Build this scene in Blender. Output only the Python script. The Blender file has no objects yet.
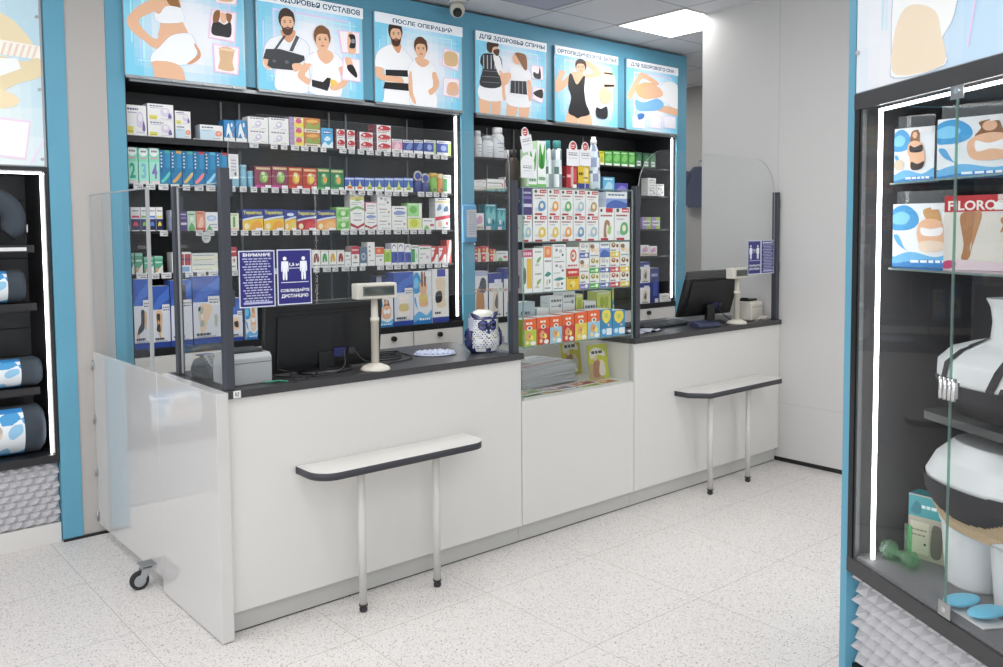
import bpy, math, random
from mathutils import Matrix, Vector, geometry
random.seed(7)
PI = math.pi
scn = bpy.context.scene
COL = scn.collection
# ------------------------------------------------------------------ camera
FPX, CY, YAW, PIT, ROLL, HC = 859.19, 285.3, .70773, .06121, -.00772, 1.46334
fw = Vector((math.sin(YAW)*math.cos(PIT), math.cos(YAW)*math.cos(PIT), -math.sin(PIT)))
r0 = Vector((math.cos(YAW), -math.sin(YAW), 0)); u0 = r0.cross(fw)
rt = r0*math.cos(ROLL) + u0*math.sin(ROLL); up = -r0*math.sin(ROLL) + u0*math.cos(ROLL)
cam = bpy.data.objects.new('camera', bpy.data.cameras.new('camera')); COL.objects.link(cam)
M = Matrix(((rt.x, up.x, -fw.x, 0), (rt.y, up.y, -fw.y, 0), (rt.z, up.z, -fw.z, HC), (0, 0, 0, 1)))
cam.matrix_world = M
cam.data.sensor_width = 36; cam.data.lens = FPX*36/1003
cam.data.shift_y = -(333.5-CY)/1003; cam.data.clip_start = .02
scn.camera = cam
# ------------------------------------------------------------------ world, exposure, lights
scn.view_settings.view_transform = 'Standard'; scn.view_settings.look = 'None'
scn.view_settings.gamma = 1; scn.view_settings.use_curve_mapping = False
scn.view_settings.exposure = -0.05
scn.cycles.transparent_max_bounces = 32
scn.cycles.max_bounces = 8
scn.cycles.glossy_bounces = 3
w = bpy.data.worlds.new('world'); scn.world = w; w.use_nodes = True
w.node_tree.nodes['Background'].inputs[0].default_value = (.93, .96, 1, 1)
w.node_tree.nodes['Background'].inputs[1].default_value = 1.5
def area(name, loc, sx, sy, power, rot=(0, 0, 0), col=(1, .985, .96)):
    l = bpy.data.lights.new(name, 'AREA'); l.shape = 'RECTANGLE'; l.size = sx; l.size_y = sy; l.energy = power; l.color = col
    o = bpy.data.objects.new(name, l); o.location = loc; o.rotation_euler = rot; COL.objects.link(o); return o
CEIL = 2.91
LAMPS = [(4.9, 3.82), (2.5, 3.22), (.1, 3.22), (3.1, 2.02), (.7, 2.02), (-1.7, 2.02), (3.1, .22), (.7, .22), (-1.7, .22), (2.5, -1.58), (.1, -1.58), (7.3, 3.82), (6.0, 5.7)]  # last two are unseen panels, added to brighten the back room
for i, (x, y) in enumerate(LAMPS):
    area('ceiling_lamp_light', (x, y, CEIL-.03), .56, .56, 8)

# ------------------------------------------------------------------ materials
def s2l(c): return c/12.92 if c <= .04045 else ((c+.055)/1.055)**2.4
def hexc(h):
    if not isinstance(h, str): return tuple(h)
    return tuple(s2l(int(h[i:i+2], 16)/255) for i in (0, 2, 4))
MATS = {}
def mat(name, color='ffffff', rough=.5, metal=0, spec=.5, emit=0, coat=0):
    if name in MATS: return MATS[name]
    m = bpy.data.materials.new(name); m.use_nodes = True; MATS[name] = m
    b = m.node_tree.nodes['Principled BSDF']
    c = hexc(color)+(1,)
    b.inputs['Base Color'].default_value = c; b.inputs['Roughness'].default_value = rough
    b.inputs['Metallic'].default_value = metal; b.inputs['Specular IOR Level'].default_value = spec
    b.inputs['Coat Weight'].default_value = coat; b.inputs['Coat Roughness'].default_value = .05
    if emit:
        b.inputs['Emission Color'].default_value = c; b.inputs['Emission Strength'].default_value = emit
    return m
def noisy(m, scale=8, amt=.05, bump=0):
    nt = m.node_tree; b = nt.nodes['Principled BSDF']; c = b.inputs['Base Color'].default_value[:]
    tc = nt.nodes.new('ShaderNodeTexCoord'); n = nt.nodes.new('ShaderNodeTexNoise'); n.inputs['Scale'].default_value = scale; n.inputs['Detail'].default_value = 4
    nt.links.new(tc.outputs['Object'], n.inputs['Vector'])
    mx = nt.nodes.new('ShaderNodeMix'); mx.data_type = 'RGBA'
    mx.inputs[6].default_value = tuple(min(1, v*(1-amt)) for v in c[:3])+(1,); mx.inputs[7].default_value = tuple(min(1, v*(1+amt)) for v in c[:3])+(1,)
    nt.links.new(n.outputs['Fac'], mx.inputs[0]); nt.links.new(mx.outputs[2], b.inputs['Base Color'])
    if bump:
        bp = nt.nodes.new('ShaderNodeBump'); bp.inputs['Strength'].default_value = bump; bp.inputs['Distance'].default_value = .002
        nt.links.new(n.outputs['Fac'], bp.inputs['Height']); nt.links.new(bp.outputs[0], b.inputs['Normal'])
    return m
WHITE = noisy(mat('white_laminate', 'dcdad6', .3), 1.5, .01)
PLINTH = mat('plinth_grey', 'c4c3bf', .45)
GATEM = mat('gate_gloss', 'cfcdcb', .35, coat=1)
GATEM.node_tree.nodes['Principled BSDF'].inputs['Coat Roughness'].default_value = .03
DARK = noisy(mat('anthracite_laminate', '3a393b', .38), 60, .12)
EDGE = mat('dark_edging', '3b3c42', .5)
BLUE = mat('blue_panel', '62a3bd', .45)
GREY = noisy(mat('grey_wall', 'b9b5b1', .6), 3, .015)
WALLW = noisy(mat('white_wall_panel', 'd0cecc', .35), 2, .01)
BLACK = mat('cabinet_black', '232427', .45)
SHELFM = mat('shelf_black', '1d1d20', .4)
CASEG = mat('case_grey', '4b4a4c', .5)
STEEL = mat('brushed_steel', 'b4b6b8', .3, 1)
ALU = mat('aluminium', 'a8abad', .4, .7)
POST = mat('post_grey', '4a4c54', .4, .4)
PLB = mat('black_plastic', '18181a', .38)
PLG = mat('grey_plastic', 'a3a6a8', .45)
PLD = mat('dark_plastic', '3d4144', .4)
BEIGE = mat('beige_plastic', 'd6d1c4', .4)
RUBBER = mat('rubber', '2c2c2e', .7)
WMETAL = mat('white_metal', 'cfcdc9', .45)
LED = mat('led_strip', 'ffffff', .5, emit=9)
LAMPM = mat('lamp_diffuser', 'ffffff', .5, emit=7)
PAPER = mat('tag_paper', 'dcdcdc', .7)
MANN = mat('mannequin_white', 'dcdee0', .35)
CHROME = mat('chrome', 'd8d8d8', .12, 1)
SCREEN = mat('display_glass', '3d4440', .1)
FABB = noisy(mat('black_fabric', '333236', .9), 200, .15, .3)
FABG = noisy(mat('grey_fabric', '3b434c', .95), 150, .12, .3)
BEIGEF = noisy(mat('beige_fabric', 'b9a383', .9), 120, .12, .3)
def attr_mat(name, emit=0, rough=.35, coat=0):
    m = mat(name, 'ffffff', rough, coat=coat); nt = m.node_tree; b = nt.nodes['Principled BSDF']
    a = nt.nodes.new('ShaderNodeAttribute'); a.attribute_name = 'col'
    nt.links.new(a.outputs['Color'], b.inputs['Base Color'])
    if emit:
        nt.links.new(a.outputs['Color'], b.inputs['Emission Color']); b.inputs['Emission Strength'].default_value = emit
    return m
PRINT = attr_mat('printed_carton', 0, .4)
GLOSSP = attr_mat('glazed_print', 0, .12, .5)
LITP = attr_mat('backlit_print', .22, .5)
FADEP = attr_mat('glazed_banner_print', .12, .15)
def glass_mat(name, tint=(1, 1, 1), ior=1.45, rough=0, haze=0):
    m = bpy.data.materials.new(name); m.use_nodes = True; nt = m.node_tree; nt.nodes.clear()
    out = nt.nodes.new('ShaderNodeOutputMaterial'); tr = nt.nodes.new('ShaderNodeBsdfTransparent'); gl = nt.nodes.new('ShaderNodeBsdfGlossy')
    fr = nt.nodes.new('ShaderNodeFresnel'); mx = nt.nodes.new('ShaderNodeMixShader')
    geo = nt.nodes.new('ShaderNodeNewGeometry'); inv = nt.nodes.new('ShaderNodeMath'); inv.operation = 'SUBTRACT'; inv.inputs[0].default_value = 1; nt.links.new(geo.outputs['Backfacing'], inv.inputs[1])
    mul = nt.nodes.new('ShaderNodeMath'); mul.operation = 'MULTIPLY'; nt.links.new(fr.outputs[0], mul.inputs[0]); nt.links.new(inv.outputs[0], mul.inputs[1])
    fr.inputs['IOR'].default_value = ior; tr.inputs[0].default_value = tint+(1,); gl.inputs['Roughness'].default_value = rough
    nt.links.new(mul.outputs[0], mx.inputs[0]); nt.links.new(tr.outputs[0], mx.inputs[1]); nt.links.new(gl.outputs[0], mx.inputs[2])
    last = mx
    if haze:
        d = nt.nodes.new('ShaderNodeBsdfDiffuse'); d.inputs[0].default_value = (.8, .82, .84, 1); m2 = nt.nodes.new('ShaderNodeMixShader')
        m2.inputs[0].default_value = haze; nt.links.new(mx.outputs[0], m2.inputs[1]); nt.links.new(d.outputs[0], m2.inputs[2]); last = m2
    nt.links.new(last.outputs[0], out.inputs[0]); MATS[name] = m; return m
ACR = glass_mat('clear_acrylic', (.975, .98, .98), 1.3, 0, .018)
GLASS = glass_mat('clear_glass', (.98, .988, .985), 1.38, 0)
GEDGE = glass_mat('green_glass_edge', (.45, .72, .62), 1.3, .2, .2)
AEDGE = mat('acrylic_edge', 'a9acad', .3)
PLASTF = glass_mat('clear_film', (.93, .95, .97), 1.5, .08, .06)
GREENT = glass_mat('green_translucent', (.15, .8, .35), 1.4, .1, .12)

# floor / ceiling procedural
def floor_mat():
    m = bpy.data.materials.new('terrazzo_tiles'); m.use_nodes = True; nt = m.node_tree; b = nt.nodes['Principled BSDF']; L = nt.links.new
    tc = nt.nodes.new('ShaderNodeTexCoord')
    def node(t, **k):
        n = nt.nodes.new(t)
        for a, v in k.items(): setattr(n, a, v)
        return n
    base = node('ShaderNodeRGB'); base.outputs[0].default_value = hexc('dedad7')+(1,); cur = base.outputs[0]
    for sc, th, colr, rnd in ((105, .27, '94908c', .42), (150, .30, 'aaa6a2', .5), (70, .17, '7a7672', .34), (120, .3, 'efedea', .5)):
        v = node('ShaderNodeTexVoronoi'); v.inputs['Scale'].default_value = sc; v.inputs['Randomness'].default_value = 1
        nz = node('ShaderNodeTexNoise'); nz.inputs['Scale'].default_value = sc*1.1; nz.inputs['Detail'].default_value = 1
        mp = node('ShaderNodeVectorMath', operation='MULTIPLY_ADD'); L(nz.outputs['Color'], mp.inputs[0]); mp.inputs[1].default_value = (.012,)*3; L(tc.outputs['Object'], mp.inputs[2]); L(tc.outputs['Object'], nz.inputs['Vector'])
        L(mp.outputs[0], v.inputs['Vector'])
        lt = node('ShaderNodeMath', operation='LESS_THAN'); lt.inputs[1].default_value = th; L(v.outputs['Distance'], lt.inputs[0])
        sep = node('ShaderNodeSeparateColor'); L(v.outputs['Color'], sep.inputs[0])
        g = node('ShaderNodeMath', operation='LESS_THAN'); g.inputs[1].default_value = rnd; L(sep.outputs[0], g.inputs[0])
        mu = node('ShaderNodeMath', operation='MULTIPLY'); L(lt.outputs[0], mu.inputs[0]); L(g.outputs[0], mu.inputs[1])
        mx = node('ShaderNodeMix', data_type='RGBA'); L(mu.outputs[0], mx.inputs[0]); L(cur, mx.inputs[6]); mx.inputs[7].default_value = hexc(colr)+(1,); cur = mx.outputs[2]
    sx = node('ShaderNodeSeparateXYZ'); L(tc.outputs['Object'], sx.inputs[0]); js = []
    for k, off in ((0, .967), (1, 3.24)):
        a = node('ShaderNodeMath', operation='SUBTRACT'); L(sx.outputs[k], a.inputs[0]); a.inputs[1].default_value = off - 6.0
        p = node('ShaderNodeMath', operation='PINGPONG'); L(a.outputs[0], p.inputs[0]); p.inputs[1].default_value = .3
        lt = node('ShaderNodeMath', operation='LESS_THAN'); L(p.outputs[0], lt.inputs[0]); lt.inputs[1].default_value = .0015; js.append(lt)
    mxm = node('ShaderNodeMath', operation='MAXIMUM'); L(js[0].outputs[0], mxm.inputs[0]); L(js[1].outputs[0], mxm.inputs[1])
    mx = node('ShaderNodeMix', data_type='RGBA'); L(mxm.outputs[0], mx.inputs[0]); L(cur, mx.inputs[6]); mx.inputs[7].default_value = hexc('b3afa9')+(1,)
    L(mx.outputs[2], b.inputs['Base Color']); b.inputs['Roughness'].default_value = .4; b.inputs['Specular IOR Level'].default_value = .3
    return m
def ceil_mat():
    m = bpy.data.materials.new('ceiling_tiles'); m.use_nodes = True; nt = m.node_tree; b = nt.nodes['Principled BSDF']; L = nt.links.new
    tc = nt.nodes.new('ShaderNodeTexCoord'); sx = nt.nodes.new('ShaderNodeSeparateXYZ'); L(tc.outputs['Object'], sx.inputs[0]); js = []
    for k, off in ((0, 4.6), (1, 4.12)):
        a = nt.nodes.new('ShaderNodeMath'); a.operation = 'SUBTRACT'; L(sx.outputs[k], a.inputs[0]); a.inputs[1].default_value = off-9
        p = nt.nodes.new('ShaderNodeMath'); p.operation = 'PINGPONG'; L(a.outputs[0], p.inputs[0]); p.inputs[1].default_value = .3
        lt = nt.nodes.new('ShaderNodeMath'); lt.operation = 'LESS_THAN'; L(p.outputs[0], lt.inputs[0]); lt.inputs[1].default_value = .006; js.append(lt)
    mxm = nt.nodes.new('ShaderNodeMath'); mxm.operation = 'MAXIMUM'; L(js[0].outputs[0], mxm.inputs[0]); L(js[1].outputs[0], mxm.inputs[1])
    mx = nt.nodes.new('ShaderNodeMix'); mx.data_type = 'RGBA'; L(mxm.outputs[0], mx.inputs[0]); mx.inputs[6].default_value = hexc('dcdcdf')+(1,); mx.inputs[7].default_value = hexc('a0a1a6')+(1,)
    L(mx.outputs[2], b.inputs['Base Color']); b.inputs['Roughness'].default_value = .8
    return m
# ------------------------------------------------------------------ mesh builder
TXT = {}
def text_mesh(s):
    if s in TXT: return TXT[s]
    cu = bpy.data.curves.new('txt', 'FONT'); cu.body = s; cu.size = 1; cu.resolution_u = 3; cu.offset = .028
    o = bpy.data.objects.new('txt', cu); COL.objects.link(o)
    bpy.context.view_layer.update()
    me = bpy.data.meshes.new_from_object(o.evaluated_get(bpy.context.evaluated_depsgraph_get()))
    vs = [(v.co.x, v.co.y) for v in me.vertices]; fs = [tuple(p.vertices) for p in me.polygons]
    x0 = min(v[0] for v in vs); x1 = max(v[0] for v in vs); y0 = min(v[1] for v in vs); y1 = max(v[1] for v in vs)
    vs = [((x-x0)/(x1-x0), (y-y0)/(y1-y0)) for x, y in vs]
    bpy.data.objects.remove(o); bpy.data.curves.remove(cu); bpy.data.meshes.remove(me)
    TXT[s] = (vs, fs, (x1-x0)/(y1-y0)); return TXT[s]
class MB:
    def __init__(s): s.v = []; s.f = []; s.m = []; s.c = []; s.sm = []; s.mats = []
    def mi(s, m):
        if m not in s.mats: s.mats.append(m)
        return s.mats.index(m)
    def face(s, idx, m, c=None, sm=False):
        s.f.append(tuple(idx)); s.m.append(s.mi(m)); s.c.append(hexc(c) if c is not None else (1, 1, 1)); s.sm.append(sm)
    def box(s, x0, y0, z0, x1, y1, z1, m, c=None, fc=None):
        b = len(s.v); s.v += [(x, y, z) for z in (z0, z1) for y in (y0, y1) for x in (x0, x1)]
        q = dict(bot=(0, 2, 3, 1), top=(4, 5, 7, 6), front=(0, 1, 5, 4), right=(1, 3, 7, 5), back=(3, 2, 6, 7), left=(2, 0, 4, 6))
        for k, i in q.items(): s.face([b+j for j in i], m, (fc or {}).get(k, c))
        return s
    def poly(s, pts, m, c=None):
        b = len(s.v); s.v += [tuple(p) for p in pts]; s.face(range(b, b+len(pts)), m, c)
    def prism(s, pts, z0, z1, m, c=None, axis='z', sidem=None, sm=False):
        # pts 2D CCW, extruded; axis z: (x,y,z) ; y: (x, y=ext, z=pt.y) ; x: (ext, x, y)
        n = len(pts); b = len(s.v)
        def pt(p, h): return (p[0], p[1], h) if axis == 'z' else ((p[0], h, p[1]) if axis == 'y' else (h, p[0], p[1]))
        s.v += [pt(p, z0) for p in pts]+[pt(p, z1) for p in pts]
        s.face(list(range(b+n-1, b-1, -1)), m, c); s.face(range(b+n, b+2*n), m, c)
        for i in range(n): s.face((b+i, b+(i+1) % n, b+n+(i+1) % n, b+n+i), sidem or m, c, sm)
        return s
    def lathe(s, prof, cx, cy, m, c=None, n=20, sx=1, sy=1, z0=0, cf=None):
        b = len(s.v)
        for r, z in prof: s.v += [(cx+r*sx*math.cos(2*PI*i/n), cy+r*sy*math.sin(2*PI*i/n), z0+z) for i in range(n)]
        for k in range(len(prof)-1):
            for i in range(n):
                cc = cf(i/n, (prof[k][1]+prof[k+1][1])/2, k) if cf else c
                s.face((b+k*n+i, b+k*n+(i+1) % n, b+(k+1)*n+(i+1) % n, b+(k+1)*n+i), m, cc, True)
        s.face([b+i for i in range(n-1, -1, -1)], m, c if c or not cf else cf(0, 0, 0)); k = (len(prof)-1)*n; s.face([b+k+i for i in range(n)], m, c if c or not cf else cf(0, 1, 99))
        return s
    def tube(s, path, r, m, c=None, n=8):
        P = [Vector(p) for p in path]; b = len(s.v); N = len(P)
        for k, p in enumerate(P):
            t = (P[min(k+1, N-1)]-P[max(k-1, 0)]).normalized(); a = Vector((0, 0, 1)) if abs(t.z) < .9 else Vector((1, 0, 0))
            u = t.cross(a).normalized(); v = t.cross(u); rr = r[k] if isinstance(r, (list, tuple)) else r
            s.v += [tuple(p+u*rr*math.cos(2*PI*i/n)+v*rr*math.sin(2*PI*i/n)) for i in range(n)]
        for k in range(N-1):
            for i in range(n): s.face((b+k*n+i, b+(k+1)*n+i, b+(k+1)*n+(i+1) % n, b+k*n+(i+1) % n), m, c, True)
        s.face([b+i for i in range(n)], m, c); s.face([b+(N-1)*n+i for i in range(n-1, -1, -1)], m, c)
        return s
    def grid(s, fn, nu, nv, m, cf=None, c=None, wrap=False, sm=True):
        b = len(s.v); W = nu if wrap else nu+1
        for j in range(nv+1):
            for i in range(W): s.v.append(tuple(fn(i/nu, j/nv)))
        for j in range(nv):
            for i in range(nu):
                i2 = (i+1) % W
                s.face((b+j*W+i, b+j*W+i2, b+(j+1)*W+i2, b+(j+1)*W+i), m, cf((i+.5)/nu, (j+.5)/nv) if cf else c, sm)
        return s
    def build(s, name, parent=None, bevel=0, loc=None, seg=2):
        me = mesh_of(s, name); return link(name, me, parent, bevel, loc, seg)
def mesh_of(s, name):
    me = bpy.data.meshes.new(name); me.from_pydata(s.v, [], s.f); me.update()
    for m in s.mats: me.materials.append(m)
    me.polygons.foreach_set('material_index', s.m); me.polygons.foreach_set('use_smooth', s.sm)
    ca = me.color_attributes.new('col', 'FLOAT_COLOR', 'CORNER'); buf = []
    for p in me.polygons: buf += (list(s.c[p.index])+[1])*p.loop_total
    ca.data.foreach_set('color', buf); return me
def link(name, me, parent=None, bevel=0, loc=None, seg=2):
    o = bpy.data.objects.new(name, me); COL.objects.link(o)
    if loc: o.location = loc
    if parent: o.parent = parent
    if bevel:
        b = o.modifiers.new('bevel', 'BEVEL'); b.width = bevel; b.segments = seg; b.limit_method = 'ANGLE'
    return o
def bx(name, x0, y0, z0, x1, y1, z1, m, parent=None, bevel=0, fc=None, c=None):
    return MB().box(x0, y0, z0, x1, y1, z1, m, c, fc).build(name, parent, bevel)
def tag(o, label, cat, group=None, kind=None):
    o['label'] = label; o['category'] = cat
    if group: o['group'] = group
    if kind: o['kind'] = kind
    n = len(label.split())
    if not 4 <= n <= 16: print('LABEL LENGTH', n, label)
    return o
def struct(o, label=None, cat=None):
    o['kind'] = 'structure'
    if label: o['label'] = label; o['category'] = cat
    return o
def thing(name, loc, label, cat, group=None, rz=0):
    o = bpy.data.objects.new(name, None); COL.objects.link(o); o.location = loc; o.rotation_euler = (0, 0, rz); o.empty_display_size = .05
    return tag(o, label, cat, group)
def copy_tree(o, parent=None):
    c = o.copy(); COL.objects.link(c)
    if parent: c.parent = parent
    for ch in o.children: copy_tree(ch, c)
    return c
# ---- flat printed artwork: shapes in a unit square, laid on a plane
def smooth(pts, k=5):
    n = len(pts); out = []
    for i in range(n):
        p0, p1, p2, p3 = pts[(i-1) % n], pts[i], pts[(i+1) % n], pts[(i+2) % n]
        for j in range(k):
            t = j/k
            out.append(tuple(.5*((2*p1[a])+(-p0[a]+p2[a])*t+(2*p0[a]-5*p1[a]+4*p2[a]-p3[a])*t*t+(-p0[a]+3*p1[a]-3*p2[a]+p3[a])*t**3) for a in (0, 1)))
    return out
class Art:
    """shapes in unit coordinates: list of (points, faces, colour)"""
    def __init__(s): s.sh = []
    def R(s, x0, y0, x1, y1, c): s.sh.append(([(x0, y0), (x1, y0), (x1, y1), (x0, y1)], [(0, 1, 2, 3)], c)); return s
    def P(s, pts, c):
        tri = geometry.tessellate_polygon([[Vector((p[0], p[1], 0)) for p in pts]])
        a = sum(pts[i][0]*pts[(i+1) % len(pts)][1]-pts[(i+1) % len(pts)][0]*pts[i][1] for i in range(len(pts)))
        fs = []
        for t in tri:
            q = [pts[i] for i in t]; ar = (q[1][0]-q[0][0])*(q[2][1]-q[0][1])-(q[2][0]-q[0][0])*(q[1][1]-q[0][1])
            fs.append(tuple(t) if ar > 0 else tuple(t)[::-1])
        s.sh.append((list(pts), fs, c)); return s
    def S(s, pts, c, k=5): return s.P(smooth(pts, k), c)
    def E(s, cx, cy, rx, ry, c, n=16): s.sh.append(([(cx+rx*math.cos(2*PI*i/n), cy+ry*math.sin(2*PI*i/n)) for i in range(n)], [tuple(range(n))], c)); return s
    def L(s, x0, x1, y, h, c, n=5, seed=0):   # a line of print too small to read
        rr = random.Random(seed*97+int(y*1000)+n); x = x0; ww = (x1-x0)/n; pts = []; fs = []
        while x < x1-.2*ww:
            wd = min(ww*rr.uniform(.45, .95), x1-x); b = len(pts); pts += [(x, y), (x+wd, y), (x+wd, y+h), (x, y+h)]; fs.append((b, b+1, b+2, b+3)); x += wd+ww*.18
        s.sh.append((pts, fs, c)); return s
    def T(s, t, x, y, w, h, c):               # readable lettering stretched to w x h at x, y
        vs, fs, asp = text_mesh(t); s.sh.append(([(x+a*w, y+b*h) for a, b in vs], fs, c)); return s
    def sub(s, o, x0, y0, x1, y1):
        for p, f, c in o.sh: s.sh.append(([(x0+a*(x1-x0), y0+b*(y1-y0)) for a, b in p], f, c))
        return s
    def clip(s): s.sh = [([(max(0, min(1, a)), max(0, min(1, b))) for a, b in p], f, c) for p, f, c in s.sh]
    def put(s, mb, fn, m, step=.00035, d0=.0004):
        """fn(u, v, depth) -> xyz"""
        for k, (p, f, c) in enumerate(s.sh):
            b = len(mb.v); mb.v += [tuple(fn(a, v, d0+k*step)) for a, v in p]
            for q in f: mb.face([b+i for i in q], m, c)
def backdrop(mb, fn, m, cf, nu=14, nv=12):
    b = len(mb.v)
    for j in range(nv+1):
        for i in range(nu+1): mb.v.append(tuple(fn(i/nu, j/nv, 0)))
    for j in range(nv):
        for i in range(nu):
            mb.face((b+j*(nu+1)+i, b+j*(nu+1)+i+1, b+(j+1)*(nu+1)+i+1, b+(j+1)*(nu+1)+i), m, cf((i+.5)/nu, (j+.5)/nv))
# ---- photo pixel -> point on a real plane (measuring the photograph)
def atY(u, v, Y):
    a, b = (u-501.5)/FPX, (v-CY)/FPX; d = rt*a - up*b + fw; t = Y/d.y; return (d.x*t, HC+d.z*t)
def x_on(u, Y, z):          # X on plane Y at height z that shows at column u
    a = (u-501.5)/FPX; k = rt - fw*a   # k.(P-C)=0
    return -(k.y*Y + k.z*(z-HC))/k.x
def z_on(v, X, Y):
    b = (v-CY)/FPX; k = -up - fw*b
    return HC-(k.x*X+k.y*Y)/k.z
# ================================================================== SETTING
struct(bx('floor', -3.2, -3.0, -.1, 9, 6.6, 0, floor_mat()))
struct(bx('ceiling', -3.2, -3.0, CEIL, 9, 6.6, CEIL+.1, ceil_mat()))
YB = 4.44                       # plane of the wall units' fronts
struct(bx('wall_back', -3.2, 6.5, 0, 9, 6.6, CEIL, GREY))
struct(bx('wall_far', 8.9, -3.0, 0, 9, 6.5, CEIL, GREY))
XW = 4.832
def wall_right():
    m = MB(); m.box(XW, -3, .03, XW+.14, 3.555, CEIL, WALLW); m.box(XW+.012, -3, 0, XW+.13, 3.545, .03, PLB)
    for y in (2.975, 1.9, .9): m.box(XW-.0012, y, .03, XW, y+.003, CEIL, mat('seam', 'c0bebb', .6))
    m.box(XW-.0012, -1, .375, XW, 2.94, .378, mat('seam', 'c0bebb', .6))
    return m.build('wall_right')
struct(wall_right())
struct(bx('wall_left', 1.112, YB, .012, 1.292, YB+.5, CEIL, GREY))
struct(bx('baseboard_left', 1.022, YB-.012, 0, 1.39, YB-.001, .012, PLB))
# ceiling lamp panels
for i, (x, y) in enumerate(LAMPS):
    if i == 0:
        t = thing('ceiling_lamp', (x, y, CEIL), 'square lit white ceiling panel above the right end of the wall cabinets', 'ceiling lamp')
    else:
        t = thing('ceiling_lamp', (x, y, CEIL), 'square lit white ceiling panel over the shop floor or added over the back room', 'ceiling lamp', 'ceiling panels over the shop floor')
    m = MB()
    for a, b, c, d in ((-.3, -.3, .3, -.285), (-.3, .285, .3, .3), (-.3, -.285, -.285, .285), (.285, -.285, .3, .285)): m.box(a, b, -.008, c, d, -.0005, WMETAL)
    m.build('frame', t)
    bx('diffuser', -.284, -.284, -.006, .284, .284, -.001, LAMPM, t)
t = thing('ceiling_grille', (3.64, 3.82, CEIL), 'square bluish grey unlit ceiling panel near the security camera', 'ceiling panel')
m = MB()
for a, b, c, d in ((-.3, -.3, .3, -.28), (-.3, .28, .3, .3), (-.3, -.28, -.28, .28), (.28, -.28, .3, .28)): m.box(a, b, -.008, c, d, -.0005, mat('dim_metal', '9a9aa6', .5))
m.build('frame', t); bx('diffuser', -.279, -.279, -.006, .279, .279, -.001, mat('dim_panel', 'a9a8ba', .5), t)
# blue panels beside the grey column
def blue(name, x0, x1, label, y0=YB-.02, y1=YB+.5, z0=.004, z1=CEIL-.01):
    return tag(bx(name, x0, y0, z0, x1, y1, z1, BLUE, None, .001), label, 'panel')
struct(bx('trim_1', 1.022, YB-.006, .004, 1.111, YB+.5, CEIL-.001, BLUE))

# ================================================================== SALES COUNTER
CF, CB = 2.952, 3.50            # front and back of the counters
SEAM = mat('seam_shadow', '8f8e8b', .7)
def counter(x0, x1, label, top=.875, side=False):
    t = thing('counter_cabinet', (x0, CF, 0), label, 'counter')
    L = x1-x0
    m = MB(); m.box(.0015, 0, .088, L-.0015, .018, top, WHITE); m.build('front_panel', t, .0012)
    bx('plinth', .0, .03, .006, L, .046, .086, PLINTH, t)
    bx('kick_strip', .0, .034, .0, L, .06, .006, PLB, t)
    m = MB(); x = .018
    m.box(0 if not side else .019, .019, .088, .018 if not side else .036, CB-CF-.002, top, WHITE); m.box(L-.018, .019, .088, L-.001, CB-CF-.002, top, WHITE)
    m.box(.019 if not side else .037, .05, .088, L-.019, CB-CF-.01, .106, WHITE); m.box(.037, .05, top*.5, L-.019, CB-CF-.03, top*.5+.018, WHITE)
    m.build('carcass', t)
    if side: MB().box(-.046, -.034, .004, -.0015, CB-CF+.02, .905, GATEM).build('side_panel', t, .0015)
    return t
counter(1.222, 2.642, 'long white counter with dark top at the left, holding the first cash desk', side=True)
t2 = counter(2.644, 3.438, 'white counter section with glazed product showcase between the two cash desks', top=.677)
counter(3.440, XW-.002, 'white counter with dark top at the right, against the white wall')
def worktop(x0, x1, label):
    m = MB(); m.box(x0, CF-.012, .876, x1, CB+.02, .905, DARK)
    o = m.build('worktop', None, .0015); return tag(o, label, 'worktop')
worktop(1.2222, 2.650, 'dark anthracite worktop of the left cash desk under the large monitor')
worktop(3.432, XW-.002, 'dark anthracite worktop of the right cash desk beside the white wall')
# tiny square sticker on the worktop corner
t = thing('corner_label', (1.262, CF-.0125, .878), 'tiny white square label with grey marks on the worktop corner', 'label')
a = Art().R(0, 0, 1, 1, 'e8e8e8').R(.25, .30, .42, .82, '77787c').R(.42, .30, .72, .42, '77787c').R(.55, .5, .75, .82, '8a8b90').L(.2, .8, .12, .08, 'aaaaaa', 3)
m = MB(); a.put(m, lambda u, v, d: (-.014+.028*u, -.0006-d, .026*v), PRINT); m.box(-.014, -.0006, 0, .014, 0, .026, PAPER); m.build('printed_face', t)
# service shelves with two legs
def service_shelf(x0, x1, z, legs, label, cut=False):
    t = thing('service_shelf', (x0, CF-.001, 0), label, 'shelf', 'customer shelves')
    L = x1-x0; D = .185; R = .085; pts = [(0, 0)]
    if cut: pts += [(0.0, -D*.50), (R*.9, -D)]
    else: pts += [(R-R*math.cos(a*PI/16), -D+R-R*math.sin(a*PI/16)) for a in range(9)]
    if cut: pts += [(L-.02, -D), (L, -D+.02)]
    else: pts += [(L-R+R*math.sin(a*PI/16), -D+R-R*math.cos(a*PI/16)) for a in range(9)]
    pts += [(L, 0)]
    m = MB(); m.prism(pts, z-.028, z, WHITE, None, 'z', EDGE, True); o = m.build('shelf_board', t)
    for lx in legs:
        m = MB(); m.lathe([(.015, .03), (.015, z-.03)], lx-x0, -D+.06, WMETAL, n=20)
        lg = m.build('leg', t)
        MB().lathe([(.012, 0), (.015, .004), (.016, .014), (.011, .016), (.011, .022), (.017, .024), (.017, .031)], lx-x0, -D+.06, RUBBER, n=20).build('rubber_foot', lg)
    return t
service_shelf(1.49, 2.295, .585, (1.70, 2.055), 'white customer shelf with rounded dark edge, under the large monitor cash desk')
service_shelf(3.775, 4.575, .585, (3.935, 4.30), 'white customer shelf with dark edge, right one beside the white wall', cut=True)
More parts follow.
